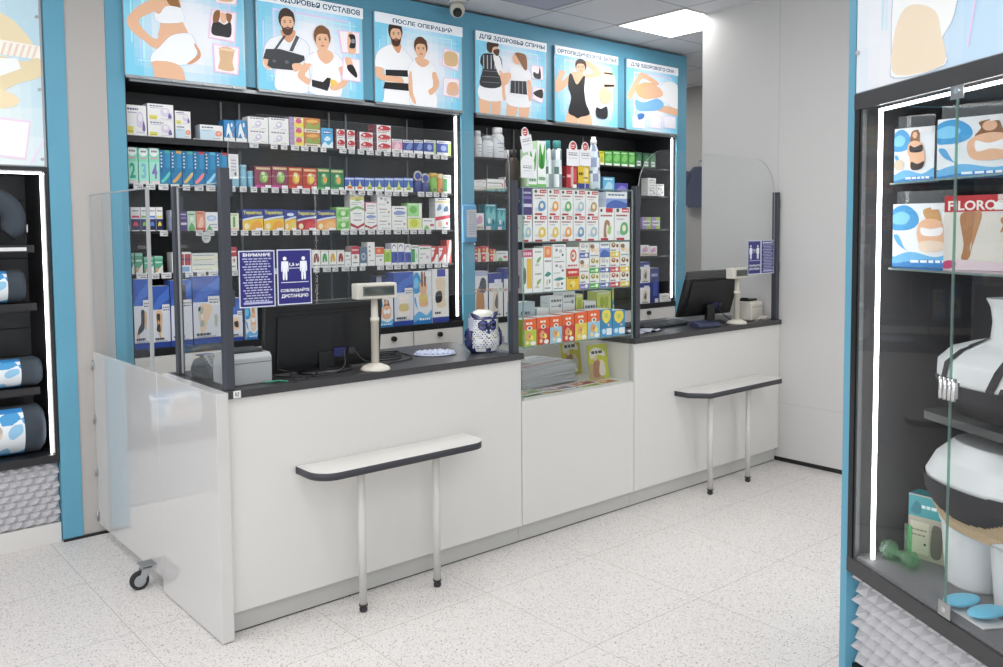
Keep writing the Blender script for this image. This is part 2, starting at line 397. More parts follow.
# ------------------------------------------------------------------ posts and acrylic screens on the counters
ZT = .9055
def post(x, y, label, h=.795, sx=.017, sy=.017):
    t = thing('screen_post', (x, y, ZT), label, 'post')
    m = MB(); m.box(-sx, -sy, 0, sx, sy, h, POST); m.build('pole', t, .0015)
    for z in (.30, h-.1):
        m = MB(); m.box(sx+.0003, -.012, z, sx+.012, .012, z+.06, POST); m.build('clamp', t, .001)
    return t
XL, YF = 1.245, 2.966
post(XL, YF+.004, 'dark grey post at the front left corner of the counter')
post(1.245, 3.44, 'dark grey post at the rear left of the counter, near the white gate', .75, .014, .014)
post(2.612, YF+.004, 'dark grey post at the left edge of the glazed product showcase')
post(3.470, YF+.004, 'dark grey post at the right edge of the glazed product showcase')
post(4.80, YF+.004, 'dark grey post at the far right against the white wall')
def acrylic(name, x0, x1, z0, z1, r, y, label, lft=True, rgt=True):
    pts = [(x0, z0), (x1, z0)]
    pts += ([(x1-r+r*math.cos(a*PI/20), z1-r+r*math.sin(a*PI/20)) for a in range(11)] if rgt else [(x1, z1)])
    pts += ([(x0+r-r*math.sin(a*PI/20), z1-r+r*math.cos(a*PI/20)) for a in range(11)] if lft else [(x0, z1)])
    m = MB(); n = len(pts); b = 0
    m.v += [(p[0], y, p[1]) for p in pts]+[(p[0], y+.004, p[1]) for p in pts]
    m.face(range(n), ACR); m.face(range(2*n-1, n-1, -1), ACR)
    for i in range(n): m.face((i, i+n, (i+1) % n+n, (i+1) % n), AEDGE)
    o = m.build(name); return tag(o, label, 'screen')
acrylic('acrylic_screen', 1.2655, 2.592, 1.195, 1.90, .13, YF+.002, 'clear acrylic screen with rounded top corners over the left cash desk')
acrylic('acrylic_screen', 3.4905, 4.780, 1.195, 1.90, .22, YF+.002, 'clear acrylic screen with rounded top corners over the right cash desk')
def side_sheet(name, y0, y1, z0, z1, x, label, cat='screen', parent=None, th=.004):
    m = MB(); m.box(x, y0, z0, x+th, y1, z1, ACR)
    e = .0015; m2 = MB()
    m2.box(x-.0015, y0, z1, x+th+.0015, y1, z1+.003, AEDGE); m2.box(x-.0015, y0-.004, z0, x+th+.0015, y0, z1+.003, AEDGE); m2.box(x-.0015, y1, z0, x+th+.0015, y1+.003, z1+.003, AEDGE)
    if parent: a = m.build(name, parent); m2.build('sheet_edge', a); return a
    t = thing(name, (0, 0, 0), label, cat); m.build('sheet', t); m2.build('sheet_edge', t); return t
side_sheet('acrylic_side_screen', 2.99, 3.415, .912, 1.648, 1.243, 'clear acrylic side screen between the two left counter posts, with an oval sticker')
# oval sticker on the side screen
t = thing('oval_sticker', (1.2425, 3.13, 1.455), 'small pale grey oval sticker on the clear side screen', 'sticker')
a = Art().E(.5, .5, .5, .5, 'a8abab', 28).L(.15, .85, .55, .12, '7a7d7e', 5).L(.2, .8, .32, .1, '7a7d7e', 4)
m = MB(); a.put(m, lambda u, v, d: (-.0006-d, .043-.086*u, -.022+.044*v), PRINT); m.build('printed_face', t)
# ------------------------------------------------------------------ gate with sheet on top, hinges, caster
t = thing('counter_gate', (1.176, 4.42, 0), 'glossy white low gate with clear panel above, between the counter and grey wall', 'gate')
GY0, GY1 = -.897, -.012         # local y
m = MB(); m.box(0, GY0, .062, .016, GY1, .905, GATEM); m.build('gate_panel', t, .0015)
m = MB(); m.box(.006, -.83, .906, .010, -.04, 1.652, ACR); sh = m.build('clear_sheet', t)
m = MB(); m.box(.001, -.838, .906, .015, -.830, 1.658, AEDGE); m.box(.004, -.83, 1.652, .012, -.04, 1.658, AEDGE); m.box(.004, -.04, .906, .012, -.035, 1.658, AEDGE); m.build('sheet_edge', sh)
for z in (.10, .32, .58, .84):
    m = MB(); m.lathe([(.004, z-.024), (.004, z+.024)], -.003, -.006, STEEL, n=10); m.box(-.003, -.03, z-.022, -.0005, -.006, z+.022, STEEL); m.box(-.003, -.004, z-.022, .012, .004, z+.022, STEEL); m.build('hinge', t)
cs = MB(); cs.box(-.060, -.83, .098, -.001, -.76, .102, STEEL); cs.build('caster_plate', t)
def disc_y(m, y0, y1, cx, cz, r, mt, n=28, c=None):
    m.prism([(cx-r*math.cos(2*PI*i/n), cz+r*math.sin(2*PI*i/n)) for i in range(n)], y0, y1, mt, c, 'y', None, True)
m = MB(); disc_y(m, -.808, -.786, -.062, .038, .038, RUBBER); wh = m.build('caster_wheel', t, .003)
m = MB(); disc_y(m, -.8095, -.8085, -.062, .038, .024, PLG); disc_y(m, -.8115, -.810, -.062, .038, .008, STEEL); m.build('wheel_hub', wh)
m = MB()
for y in (-.818, -.780): m.prism([(-.072, .030), (-.052, .026), (-.012, .094), (-.052, .098)][::-1], y, y+.004, PLG, None, 'y')
m.box(-.056, -.818, .088, -.014, -.776, .0975, PLG); m.build('caster_fork', t, .001)
# ------------------------------------------------------------------ central showcase
SX0, SX1, SY0, SY1 = 2.664, 3.428, 2.956, 3.36
t = thing('glass_showcase', (0, 0, 0), 'tall glass product showcase set into the counter between the two cash desks', 'showcase')
def pane(name, x0, y0, z0, x1, y1, z1, mt=GLASS): return bx(name, x0, y0, z0, x1, y1, z1, mt, t)
pane('front_glass', SX0, SY0, .681, SX1, SY0+.004, 1.672)
pane('side_glass', SX0-.003, SY0+.005, .911, SX0+.001, SY1, 1.672)
pane('side_glass', SX1-.001, SY0+.005, .911, SX1+.003, SY1, 1.672)
bx('top_glass', SX0, SY0+.001, 1.6725, SX1, SY1, 1.678, GLASS, t)
m = MB()
for x in (SX0-.003, SX1-.003): m.box(x, SY0-.001, .905, x+.006, SY0+.005, 1.672, GEDGE)
m.box(SX0, SY0-.001, 1.6725, SX1, SY0+.0005, 1.678, GEDGE); m.build('glass_edge', t)
bx('showcase_floor', SX0-.002, SY0+.005, .678, SX1, SY1+.1, .6815, WHITE, t)
bx('niche_side', SX0-.006, SY0+.02, .682, SX0-.003, SY1+.1, .874, WHITE, t); bx('niche_side', SX1-.003, SY0+.02, .682, SX1-.0005, SY1+.1, .874, WHITE, t)
bx('niche_back', SX0-.006, SY1+.1, .678, SX1-.0005, SY1+.112, .874, WHITE, t)
for z in (1.42, 1.18, .928):
    g = bx('glass_shelf', SX0+.002, SY0+.012, z-.006, SX1-.002, SY1-.004, z, GLASS, t)
    bx('shelf_edge', SX0+.002, SY0+.010, z-.006, SX1-.002, SY0+.0118, z, GEDGE, g)
for z in (1.40, 1.16, .91):
    for x in (SX0+.004, SX1-.02):
        MB().lathe([(.006, z), (.006, z+.012)], x+.008, SY1-.03, CHROME, n=10).build('shelf_support', t)

# ================================================================== WALL CABINETS BEHIND THE COUNTER
def posters_fn(x0, x1, z0, z1, y):
    return lambda u, v, d: (x0+(x1-x0)*u, y-d, z0+(z1-z0)*v)
ZO = 2.235                      # top of the opening
def cabinet(x0, x1, label, shelves, standards, tagged, drawers):
    """open black cabinet with blue surround; x0..x1 opening"""
    t = thing('wall_cabinet', (0, 0, 0), label, 'cabinet')
    yb = YB+.42
    bx('back_panel', x0, yb, .30, x1, yb+.02, ZO+.03, BLACK, t)
    bx('side_panel', x0-.0, YB+.012, .86, x0+.006, yb-.001, ZO, BLACK, t); bx('side_panel', x1-.006, YB+.012, .86, x1, yb-.001, ZO, BLACK, t)
    bx('top_panel', x0, YB+.012, ZO+.001, x1, yb-.001, ZO+.02, BLACK, t)
    bx('base_shelf', x0+.001, YB-.002, .855, x1-.001, yb-.001, .889, SHELFM, t, .001)
    for (z, th) in shelves:
        s = bx('shelf', x0+.007, YB+.055, z-th, x1-.007, yb-.002, z, SHELFM, t)
        if tagged:
            n = int((x1-x0-.1)/.062)
            for i in range(n):
                xx = x0+.04+i*.062
                if random.random() < .07: continue
                wd = random.uniform(.036, .052)
                m = MB(); m.box(xx, YB+.0525, z-.026, xx+wd, YB+.0545, z+.004, PAPER)
                Art().L(.12, .88, .6, .14, '8a8a8e', 4, i).L(.4, .9, .22, .22, '6a6a70', 2, i+3).put(m, lambda u, v, d: (xx+wd*u, YB+.0525-d, z-.026+.03*v), PRINT)
                m.build('price_tag', s)
    for x in standards:
        m = MB(); m.box(x-.006, yb-.012, .9, x+.006, yb-.001, ZO-.01, mat('standard_grey', '8b8c8e', .4, .5)); m.build('shelf_standard', t)
    for i, (a, b) in enumerate(drawers):
        m = MB(); m.box(a+.002, YB+.002, .30, b-.002, YB+.02, .848, WHITE); f = m.build('drawer_front', t, .0015)
        m = MB(); cx = (a+b)/2; m.prism([(cx+.016*math.cos(2*PI*k/16), .815+.016*math.sin(2*PI*k/16)) for k in range(16)], YB-.02, YB+.0015, PLB, None, 'y', None, True); m.build('knob', f)
    bx('toe_kick', x0, YB+.05, 0, x1, YB+.07, .298, PLINTH, t)
    # led profile and strip
    m = MB(); m.box(x0+.02, YB-.008, ZO-.012, x1-.02, YB+.010, ZO+.006, ALU); pr = m.build('light_profile', t)
    bx('led_strip', x0+.03, YB+.014, ZO-.010, x1-.03, YB+.020, ZO-.004, LED, pr)
    bx('led_strip', x1-.040, YB+.016, .92, x1-.026, YB+.024, ZO-.02, LED, t)
    return t
SH1 = [(1.965, .012), (1.722, .012), (1.485, .012), (1.267, .012)]
cab1 = cabinet(1.378, 3.466, 'large open black wall cabinet with blue surround full of medicine boxes, left of the pillar', SH1, [2.03, 2.14, 2.73, 2.85, 3.32], True, [(1.38, 2.06), (2.065, 2.76), (2.765, 3.07), (3.075, 3.464)])
bx('thick_shelf_edge', 1.386, YB+.03, 1.930, 2.02, YB+.054, 1.962, SHELFM, cab1)
cab2 = cabinet(3.570, 5.690, 'open black wall cabinet with blue surround right of the blue pillar, behind the showcase', [(1.972, .012), (1.75, .012), (1.483, .012), (1.267, .012)], [4.02, 4.28, 5.02], False, [(3.575, 4.28), (4.285, 4.99), (4.995, 5.688)])
# blue frame: header and pillars
t = thing('blue_surround', (0, 0, 0), 'long blue header and pillars framing the wall cabinets and posters', 'frame')
for a, b in ((1.294, 1.377), (3.467, 3.569), (5.691, 5.82)): bx('pillar', a, YB, .004, b, YB+.45, ZO+.0218, BLUE, t, .001)
bx('header', 1.294, YB-.0, ZO+.022, 5.82, YB+.45, 2.892, BLUE, t, .001)
bx('header_shadow_gap', 1.30, YB+.02, 2.893, 5.81, YB+.44, 2.899, PLB, t)
# plinth-like grey pillar of the niche further back
struct(bx('wall_niche', 7.15, 4.6, 0, 7.3, 6.49, CEIL-.002, GREY))
# ================================================================== POSTERS
SK, SK2, HAIR, HAIRB, WH, BK, TAN = 'e6b795', 'd69d78', '3a2418', '8a5a34', 'f2f5f8', '1a1a1e', 'd8b48c'
def lerp(a, b, t): t = max(0, min(1, t)); return tuple(a[i]+(b[i]-a[i])*t for i in range(3))
def poster_bg(u, v):
    cy, wh, lt = hexc('7ccbe6'), hexc('eef0f6'), hexc('b4d8f0')
    d = math.hypot((u-.52)/.42, (v-.45)/.55); c = lerp(wh, cy, (d-.42)*1.25)
    if v > .84: c = lerp(c, lt, (v-.84)*3)
    return c
def conv(art, q):      # q = BL, TL, BR, TR corners in traced units
    (xb, yb), (xt, yt), (xr, yrb), (xrt, yrt) = q
    def f(p):
        X, Y = p; u = (X-(xb+xt)/2)/((xr+xrt)/2-(xb+xt)/2); b = yb+(yrb-yb)*u; t_ = yt+(yrt-yt)*u
        return (u, (b-Y)/(b-t_))
    return f
class Tr:              # traced shapes
    def __init__(s, q): s.a = Art(); s.f = conv(s.a, q)
    def S(s, pts, c, k=4):
        if c[0] in 'ef' and c[2] in 'ef' and c[4] in 'ef' and len(pts) > 4:
            cx = sum(p[0] for p in pts)/len(pts); cy = sum(p[1] for p in pts)/len(pts)
            s.a.S([s.f((cx+(x-cx)*1.035, cy+(y-cy)*1.02)) for x, y in pts][::-1], 'bcc6d6', k)
        s.a.S([s.f(p) for p in pts][::-1], c, k); return s
    def P(s, pts, c): s.a.P([s.f(p) for p in pts][::-1], c); return s
    def E(s, x, y, rx, ry, c):
        u, v = s.f((x, y)); u2, v2 = s.f((x+rx, y-ry)); u3, v3 = s.f((x+rx, y)); s.a.E(u, v, abs(u3-u), abs(v2-v3), c); return s
    def frame(s, pts, c='e9c9dd', c2='fbeef4'):
        s.P(pts, c); cx = sum(p[0] for p in pts)/4; cy = sum(p[1] for p in pts)/4
        s.P([(cx+(x-cx)*.88, cy+(y-cy)*.9) for x, y in pts], c2); return s
def neon(a, seed):     # thin glowing frame lines printed behind the figures
    r = random.Random(seed); c = 'b9ecf8'
    for x0, y0, x1, y1 in ((.14, .16, .155, .84), (.14, .825, .88, .84), (.865, .1, .88, .84), (.1, .14, .5, .15), (.05, .3, .06, .7), (.9, .2, .91, .5), (.4, .79, .94, .797), (.12, .1, .125, .5)): a.R(x0, y0, x1, y1, c if r.random() < .7 else 'e3d2f4')
def face_f(t, x, y, rx, ry, hair, beard=None, look=0):
    t.E(x, y-ry*.30, rx*1.12, ry*1.05, hair); t.E(x+look, y+ry*.12, rx*.88, ry*.95, SK)
    if beard: t.S([(x-rx*.8+look, y+ry*.25), (x-rx*.5+look, y+ry*.5), (x+look, y+ry*.38), (x+rx*.5+look, y+ry*.5), (x+rx*.8+look, y+ry*.25), (x+rx*.6+look, y+ry*.95), (x+look, y+ry*1.2), (x-rx*.6+look, y+ry*.95)], beard)
    t.S([(x-rx*.95+look*.5, y-ry*.15), (x-rx*.9, y-ry*.9), (x, y-ry*1.25), (x+rx*.9, y-ry*.9), (x+rx*.95+look*.5, y-ry*.15), (x+rx*.6+look, y-ry*.5), (x-rx*.5+look, y-ry*.55)], hair)
    for sx in (-.38, .38):
        t.E(x+look+sx*rx, y-ry*.02, rx*.14, ry*.055, '3a2a22'); t.E(x+look+sx*rx, y-ry*.18, rx*.2, ry*.03, '5a3c28')
    t.E(x+look, y+ry*.28, rx*.1, ry*.07, SK2); t.E(x+look, y+ry*.55, rx*.26, ry*.06, 'b8605a')
# 1 maternity
p1 = Tr(((25, 515), (25, -237), (820, 598), (820, -80)))
neon(p1.a, 1)
p1.S([(300, -60), (250, -10), (170, 15), (90, 70), (40, 145), (70, 220), (150, 290), (200, 330), (260, 330), (240, 280), (180, 250), (115, 150), (190, 95), (230, 80), (330, 40)], SK)
p1.S([(215, 60), (250, 160), (235, 260), (300, 300), (430, 260), (400, 160), (385, 90), (380, -20), (330, -70), (270, -40)], SK)
p1.E(320, -110, 48, 62, HAIRB).E(322, -100, 38, 52, SK).S([(290, -60), (300, 20), (340, 55), (385, 60), (370, 0), (360, -60)], '9a6b3c')
p1.S([(215, 95), (250, 100), (290, 50), (380, 60), (400, 100), (395, 155), (240, 158)], WH)
p1.S([(240, 260), (300, 280), (340, 330), (250, 345), (200, 325)], SK)
p1.S([(180, 420), (195, 370), (240, 330), (320, 250), (430, 235), (470, 280), (485, 360), (450, 420), (380, 450), (290, 425), (200, 430)], WH)
p1.S([(188, 430), (250, 422), (330, 435), (380, 470), (400, 540), (410, 700), (330, 760), (215, 700), (200, 500)], SK)
p1.S([(470, 300), (505, 350), (505, 400), (450, 440), (415, 440), (460, 405), (490, 370), (470, 320)], SK2)
p1.frame([(590, 65), (770, 95), (755, 300), (560, 265)]).S([(600, 160), (640, 155), (680, 175), (725, 160), (722, 255), (660, 255), (590, 235)], BK).S([(610, 90), (650, 80), (640, 150), (600, 155)], HAIRB).S([(690, 100), (735, 110), (720, 160), (700, 150)], HAIRB).S([(650, 95), (690, 105), (690, 160), (660, 160)], SK)
p1.frame([(590, 300), (785, 330), (770, 520), (600, 495)]).S([(645, 330), (740, 345), (730, 430), (735, 490), (630, 475), (640, 420)], TAN).S([(640, 330), (745, 345), (740, 360), (645, 345)], 'e8cba6')
p1.frame([(600, -120), (780, -80), (770, 45), (620, 30)]).S([(640, -60), (740, -50), (740, 20), (640, 10)], TAN)
# 2 joints
p2 = Tr(((65, 597), (65, -70), (770, 660), (770, 62)))
neon(p2.a, 2)
p2.S([(200, 240), (120, 290), (95, 420), (130, 470), (175, 470), (180, 600), (380, 615), (390, 440), (390, 300), (300, 240)], 'eceef2')
p2.S([(215, 200), (300, 200), (300, 245), (265, 285), (225, 250)], SK2)
face_f(p2, 252, 150, 48, 72, HAIR, '4a3021', 4)
p2.S([(95, 400), (110, 450), (140, 460), (130, 400)], SK).P([(230, 235), (245, 240), (180, 335), (165, 330)], '4a4c52').P([(310, 235), (330, 248), (285, 345), (262, 340)], '4a4c52')
p2.P([(115, 330), (200, 328), (360, 372), (362, 400), (330, 420), (285, 425), (290, 470), (150, 460), (120, 440), (130, 400), (95, 395)], '2e3036').E(165, 410, 12, 10, '55575e').E(245, 415, 14, 12, '55575e').S([(285, 425), (340, 425), (335, 455), (300, 480), (280, 455)], SK)
p2.S([(420, 345), (370, 400), (320, 480), (320, 520), (370, 560), (410, 565), (400, 530), (360, 500), (400, 440)], SK)
p2.S([(440, 345), (380, 380), (365, 420), (410, 430), (405, 520), (395, 615), (600, 640), (600, 450), (640, 445), (600, 380), (545, 345)], 'f0f1f4')
p2.S([(450, 330), (530, 335), (560, 380), (510, 425), (460, 390)], SK)
face_f(p2, 482, 265, 52, 72, '7a4f2e', None, 2)
p2.S([(590, 450), (640, 450), (655, 540), (600, 590), (545, 600), (530, 570), (590, 550), (615, 520)], SK)
p2.P([(405, 530), (480, 545), (510, 515), (535, 520), (525, 570), (510, 605), (405, 575)], '17181c').S([(530, 530), (570, 535), (580, 560), (545, 575)], 'e8c264')
p2.frame([(590, 200), (745, 215), (745, 360), (615, 350)]).S([(660, 225), (700, 230), (715, 345), (660, 345)], SK).S([(665, 232), (705, 232), (715, 275), (708, 318), (668, 315), (680, 270)], '1c1d22').S([(685, 262), (705, 262), (708, 285), (685, 285)], '8d9096')
p2.frame([(620, 375), (745, 395), (745, 545), (610, 530)]).S([(635, 385), (675, 385), (690, 440), (650, 440)], SK).S([(650, 435), (690, 432), (720, 490), (715, 515), (690, 500), (655, 465)], '17181c')
p2.a.R(0, .885, 1, 1, 'eef3f8').T('ДЛЯ ЗДОРОВЬЯ СУСТАВОВ', .03, .905, .94, .07, '14405c')
# 3 after surgery
p3 = Tr(((42, 625), (50, 80), (582, 662), (588, 170)))
neon(p3.a, 3)
p3.S([(130, 280), (60, 330), (50, 420), (100, 430), (95, 600), (90, 640), (250, 645), (240, 420), (270, 380), (230, 320), (190, 285)], 'f3f4f6')
p3.S([(140, 260), (195, 270), (195, 315), (175, 325)], SK2); face_f(p3, 167, 215, 38, 62, HAIR, '4a3021', 3)
p3.S([(50, 415), (95, 425), (90, 455), (180, 470), (205, 480), (210, 510), (160, 505), (80, 495), (52, 470)], SK)
p3.P([(105, 430), (240, 430), (245, 470), (105, 465)], BK).P([(100, 505), (245, 510), (240, 555), (90, 545)], BK)
p3.S([(275, 370), (240, 420), (245, 500), (260, 640), (410, 650), (400, 500), (415, 430), (390, 385), (340, 365)], 'f4f5f7')
p3.S([(285, 350), (350, 360), (370, 385), (330, 410), (290, 385)], SK); face_f(p3, 318, 300, 38, 55, '5a3a24', None, 0)
p3.S([(255, 430), (240, 470), (240, 560), (265, 625), (285, 625), (265, 560), (262, 480)], SK).S([(385, 445), (410, 440), (430, 510), (400, 560), (370, 575), (360, 545), (390, 520)], SK)
p3.frame([(462, 290), (568, 318), (555, 430), (445, 395)]).S([(470, 315), (545, 325), (545, 395), (470, 390)], 'd9b98c')
p3.frame([(455, 465), (562, 475), (560, 590), (450, 575)]).S([(490, 500), (545, 500), (550, 570), (480, 565)], SK).S([(485, 540), (545, 540), (545, 570), (485, 568)], 'ddb9a0')
p3.a.R(0, .885, 1, 1, 'eef3f8').T('ПОСЛЕ ОПЕРАЦИЙ', .19, .90, .68, .072, '14405c')
# 4 back health
p4 = Tr(((20, 572), (20, 65), (450, 610), (450, 130)))
neon(p4.a, 4)
p4.S([(45, 420), (160, 410), (165, 480), (155, 640), (115, 640), (104, 490), (94, 640), (45, 640)], SK).S([(45, 400), (165, 405), (165, 495), (45, 485)], 'f0f1f4')
p4.S([(60, 210), (110, 205), (165, 225), (175, 310), (160, 410), (45, 405), (60, 300), (45, 260)], '222429')
for x in (62, 84, 106, 128): p4.P([(x, 215), (x+6, 215), (x+6, 300), (x, 300)], 'b4b6ba')
for y in (310, 345, 380): p4.P([(52, y), (160, y+4), (160, y+7), (52, y+3)], '7d7f85')
p4.S([(120, 215), (160, 230), (175, 330), (150, 330)], 'f3f3f5').S([(155, 310), (180, 330), (190, 440), (195, 490), (175, 480), (170, 400)], SK)
p4.E(120, 165, 30, 36, SK).S([(82, 170), (88, 132), (120, 125), (150, 140), (150, 158), (120, 165), (110, 200), (90, 190)], HAIR).S([(120, 185), (155, 175), (152, 212), (135, 215)], '4a3021')
p4.S([(215, 460), (330, 460), (325, 640), (285, 640), (270, 520), (245, 640), (200, 640)], SK).S([(215, 440), (330, 450), (340, 530), (210, 520)], 'f0f1f4')
p4.S([(225, 285), (300, 280), (345, 310), (345, 380), (320, 370), (325, 460), (220, 450), (235, 360), (215, 330)], 'f2f2f4').S([(170, 330), (220, 320), (225, 350), (195, 400), (170, 380)], SK).S([(325, 370), (350, 375), (350, 480), (335, 490)], SK)
p4.P([(225, 368), (320, 370), (325, 455), (220, 445)], '24252b')
for x in (248, 270, 294): p4.P([(x, 370), (x+4, 370), (x+4, 450), (x, 449)], '8a8c92')
p4.E(262, 232, 28, 36, SK).S([(250, 195), (290, 195), (320, 215), (325, 290), (310, 300), (285, 260), (265, 225)], HAIRB)
p4.frame([(350, 265), (425, 275), (430, 360), (350, 350)]).S([(365, 310), (395, 320), (405, 275), (412, 350), (370, 345)], BK)
p4.frame([(360, 400), (435, 415), (420, 510), (355, 480)]).S([(368, 435), (420, 420), (420, 475), (370, 455)], BK)
p4.a.R(0, .885, 1, 1, 'eef3f8').T('ДЛЯ ЗДОРОВЬЯ СПИНЫ', .04, .905, .93, .065, '14405c')
# 5 orthopaedic underwear
p5 = Tr(((350, 450), (350, 165), (578, 470), (578, 205)))
neon(p5.a, 5)
p5.S([(393, 415), (474, 420), (474, 520), (438, 520), (432, 440), (425, 520), (393, 520)], SK)
p5.S([(400, 275), (370, 300), (385, 265), (365, 262), (348, 320), (360, 340), (395, 310)], SK).S([(455, 285), (500, 280), (515, 265), (490, 235), (462, 220), (450, 228), (485, 262), (460, 270)], SK)
p5.S([(405, 268), (430, 262), (452, 275), (450, 310), (420, 320), (402, 300)], SK)
p5.S([(398, 275), (408, 272), (425, 310), (447, 280), (455, 282), (452, 330), (458, 380), (472, 420), (440, 432), (428, 438), (415, 430), (395, 415), (405, 360), (395, 320)], '1d1d22')
face_f(p5, 440, 245, 18, 24, HAIR, None, -1)

p5.S([(522, 262), (558, 266), (566, 315), (525, 318)], 'ecd0b4').P([(524, 262), (558, 266), (558, 272), (524, 268)], '222222').P([(524, 308), (562, 308), (564, 316), (526, 318)], '222222')
p5.S([(510, 325), (548, 330), (548, 375), (515, 375)], 'e9c29c').S([(495, 395), (512, 400), (535, 392), (535, 435), (498, 432)], '2a2b30')
p5.a.R(0, .885, 1, 1, 'eef3f8').T('ОРТОПЕДИЧЕСКОЕ БЕЛЬЕ', .03, .905, .95, .06, '14405c')
# 6 sleep
p6 = Tr(((608, 475), (610, 213), (800, 495), (800, 245)))
neon(p6.a, 6)
p6.S([(735, 310), (770, 295), (805, 320), (805, 405), (770, 385), (735, 355)], 'f0f1f3')
p6.S([(612, 345), (640, 290), (660, 262), (690, 275), (725, 300), (715, 310), (670, 285), (650, 310), (625, 365)], SK)
p6.S([(640, 320), (670, 300), (710, 305), (730, 330), (715, 355), (680, 362), (650, 350)], 'd9b585').S([(665, 325), (700, 305), (735, 325), (740, 350), (700, 360), (672, 352)], SK).S([(690, 380), (740, 385), (800, 400), (800, 425), (740, 410), (690, 395)], SK)
p6.S([(640, 365), (670, 375), (720, 360), (745, 380), (730, 402), (670, 408), (645, 400)], '7fb6e2')
for x in (655, 715, 770): p6.frame([(x-26, 425), (x+22, 430), (x+22, 475), (x-26, 470)], 'e2d0ea', 'f3eef8').S([(x-22, 455), (x-4, 440), (x+14, 450), (x+16, 466), (x-18, 466)], 'e8e9ee')
p6.S([(648, 420), (670, 418), (668, 435), (650, 440)], '4a78b8')
p6.a.R(0, .885, 1, 1, 'eef3f8').T('ДЛЯ ЗДОРОВОГО СНА', .07, .905, .85, .062, '14405c')
PX = [(1.373, 1.993), (2.06, 2.725), (2.80, 3.465), (3.57, 4.21), (4.29, 4.957), (5.05, 5.68)]
plabels = ['backlit poster of a pregnant figure in white underwear above the shelves', 'backlit poster of a man with dark arm sling and woman with wrist brace',
  'backlit poster of a man and woman in white with black waist bandages', 'backlit poster of two people seen from behind in black back supports',
  'backlit poster of a woman in black one-piece shapewear', 'backlit poster of a woman sleeping on a blue contoured pillow']
for (x0, x1), tr, lb in zip(PX, (p1, p2, p3, p4, p5, p6), plabels):
    t = thing('poster', (x0, YB-.003, 2.247), lb, 'poster')
    W, H = x1-x0, .535
    bx('light_box', 0, -.016, 0, W, -.0005, H, ALU, t)
    m = MB(); fn = lambda u, v, d: (.004+(W-.008)*u, -.0165-d, .004+(H-.008)*v)
    tr.a.clip(); backdrop(m, fn, LITP, poster_bg); tr.a.put(m, fn, LITP, .0002, .0006); m.build('printed_sheet', t)
    m = MB()
    for u in (.12, .37, .63, .88): m.prism([(W*u+.006*math.cos(2*PI*k/10), -.001+.006*math.sin(2*PI*k/10)-.003) for k in range(10)], -.034, -.0165, STEEL, None, 'y', None, True)
    m.box(.002, -.028, -.012, W-.002, -.017, .001, ALU); m.build('clip_rail', t)
# ================================================================== PRODUCTS
K = {}
def kind(name, desc, art, side='d8d8d8', top='e6e6e6', depth=.07, base='f0f0ee', m=None, cat='box', nm='medicine_box'):
    K[name] = dict(desc=desc, art=art, side=side, top=top, depth=depth, base=base, m=m or PRINT, cat=cat, nm=nm)
def A(): return Art()
def lav():
    a = A().L(.08, .6, .84, .06, '5a4a8a', 4).L(.1, .55, .74, .03, '8a8ab0', 4).R(.06, .06, .36, .3, 'e8df6a').L(.1, .34, .12, .03, '8a8440', 3)
    return a.S([(.55, .3), (.5, .6), (.62, .78), (.78, .76), (.86, .55), (.8, .3)], 'dcd4e8').E(.68, .6, .1, .13, 'f2ecee').S([(.78, .2), (.84, .5), (.92, .3), (.9, .16)], '7a68a8').L(.5, .9, .1, .025, 'b0a8c8', 4)
kind('lavender', 'white lavender carton with yellow corner', lav, 'c9c6d0', nm='bandage_box')
kind('coral', 'pale blue carton with coral spot', lambda: A().R(0, 0, .66, .7, 'cfe4f0').L(.08, .6, .8, .07, '3a4a80', 4).L(.1, .5, .6, .03, '90a8c0', 4).S([(.66, .45), (.72, .62), (.86, .64), (.96, .5), (.9, .32), (.72, .3)], 'f09a86').E(.81, .47, .07, .07, 'f8c0b0').L(.6, .9, .12, .04, '707a90', 3), 'c9d4dc')
kind('bluewhite', 'blue carton with white figure', lambda: A().R(0, .18, 1, 1, '2f86bf').S([(.2, .2), (.3, .7), (.45, .85), (.6, .55), (.85, .2), (.6, .18), (.4, .4)], 'eef4f8').R(.1, .02, .9, .14, 'f2f2f2').E(.72, .78, .09, .1, 'dff0fa').R(.72, .24, .86, .34, 'e27a8a'), '2a78ae')
kind('lilac', 'white carton with lilac doodles', lambda: A().L(.12, .8, .86, .07, '5a4a6a', 4).S([(.35, .35), (.42, .65), (.58, .72), (.66, .5), (.55, .28)], 'cfc4dc').E(.5, .52, .09, .12, 'f4f0f4').L(.2, .5, .2, .04, 'b0a0b8', 3).L(.6, .92, .12, .05, 'a0b4a8', 3), 'dcdcda')
kind('lilyel', 'lilac and yellow carton', lambda: A().R(0, 0, .35, 1, 'a58fb8').R(.35, 0, 1, .5, 'f0dc50').R(.35, .5, 1, 1, 'f0e6a0').E(.65, .6, .22, .26, 'd8508a').L(.42, .9, .86, .06, '705080', 3).L(.05, .3, .5, .04, 'e8e0f0', 2), '9a84ae')
kind('orangegreen', 'orange brown herbal carton', lambda: A().R(0, 0, 1, 1, 'c9793c').R(0, .0, 1, .22, 'e8e2d0').S([(.05, .3), (.3, .7), (.6, .45), (.95, .75), (.9, .3), (.5, .22)], '8fa84a').S([(.1, .75), (.5, .9), (.9, .8), (.5, .65)], 'e8b25a').L(.1, .8, .07, .07, '6a4a30', 4), 'b86a34')
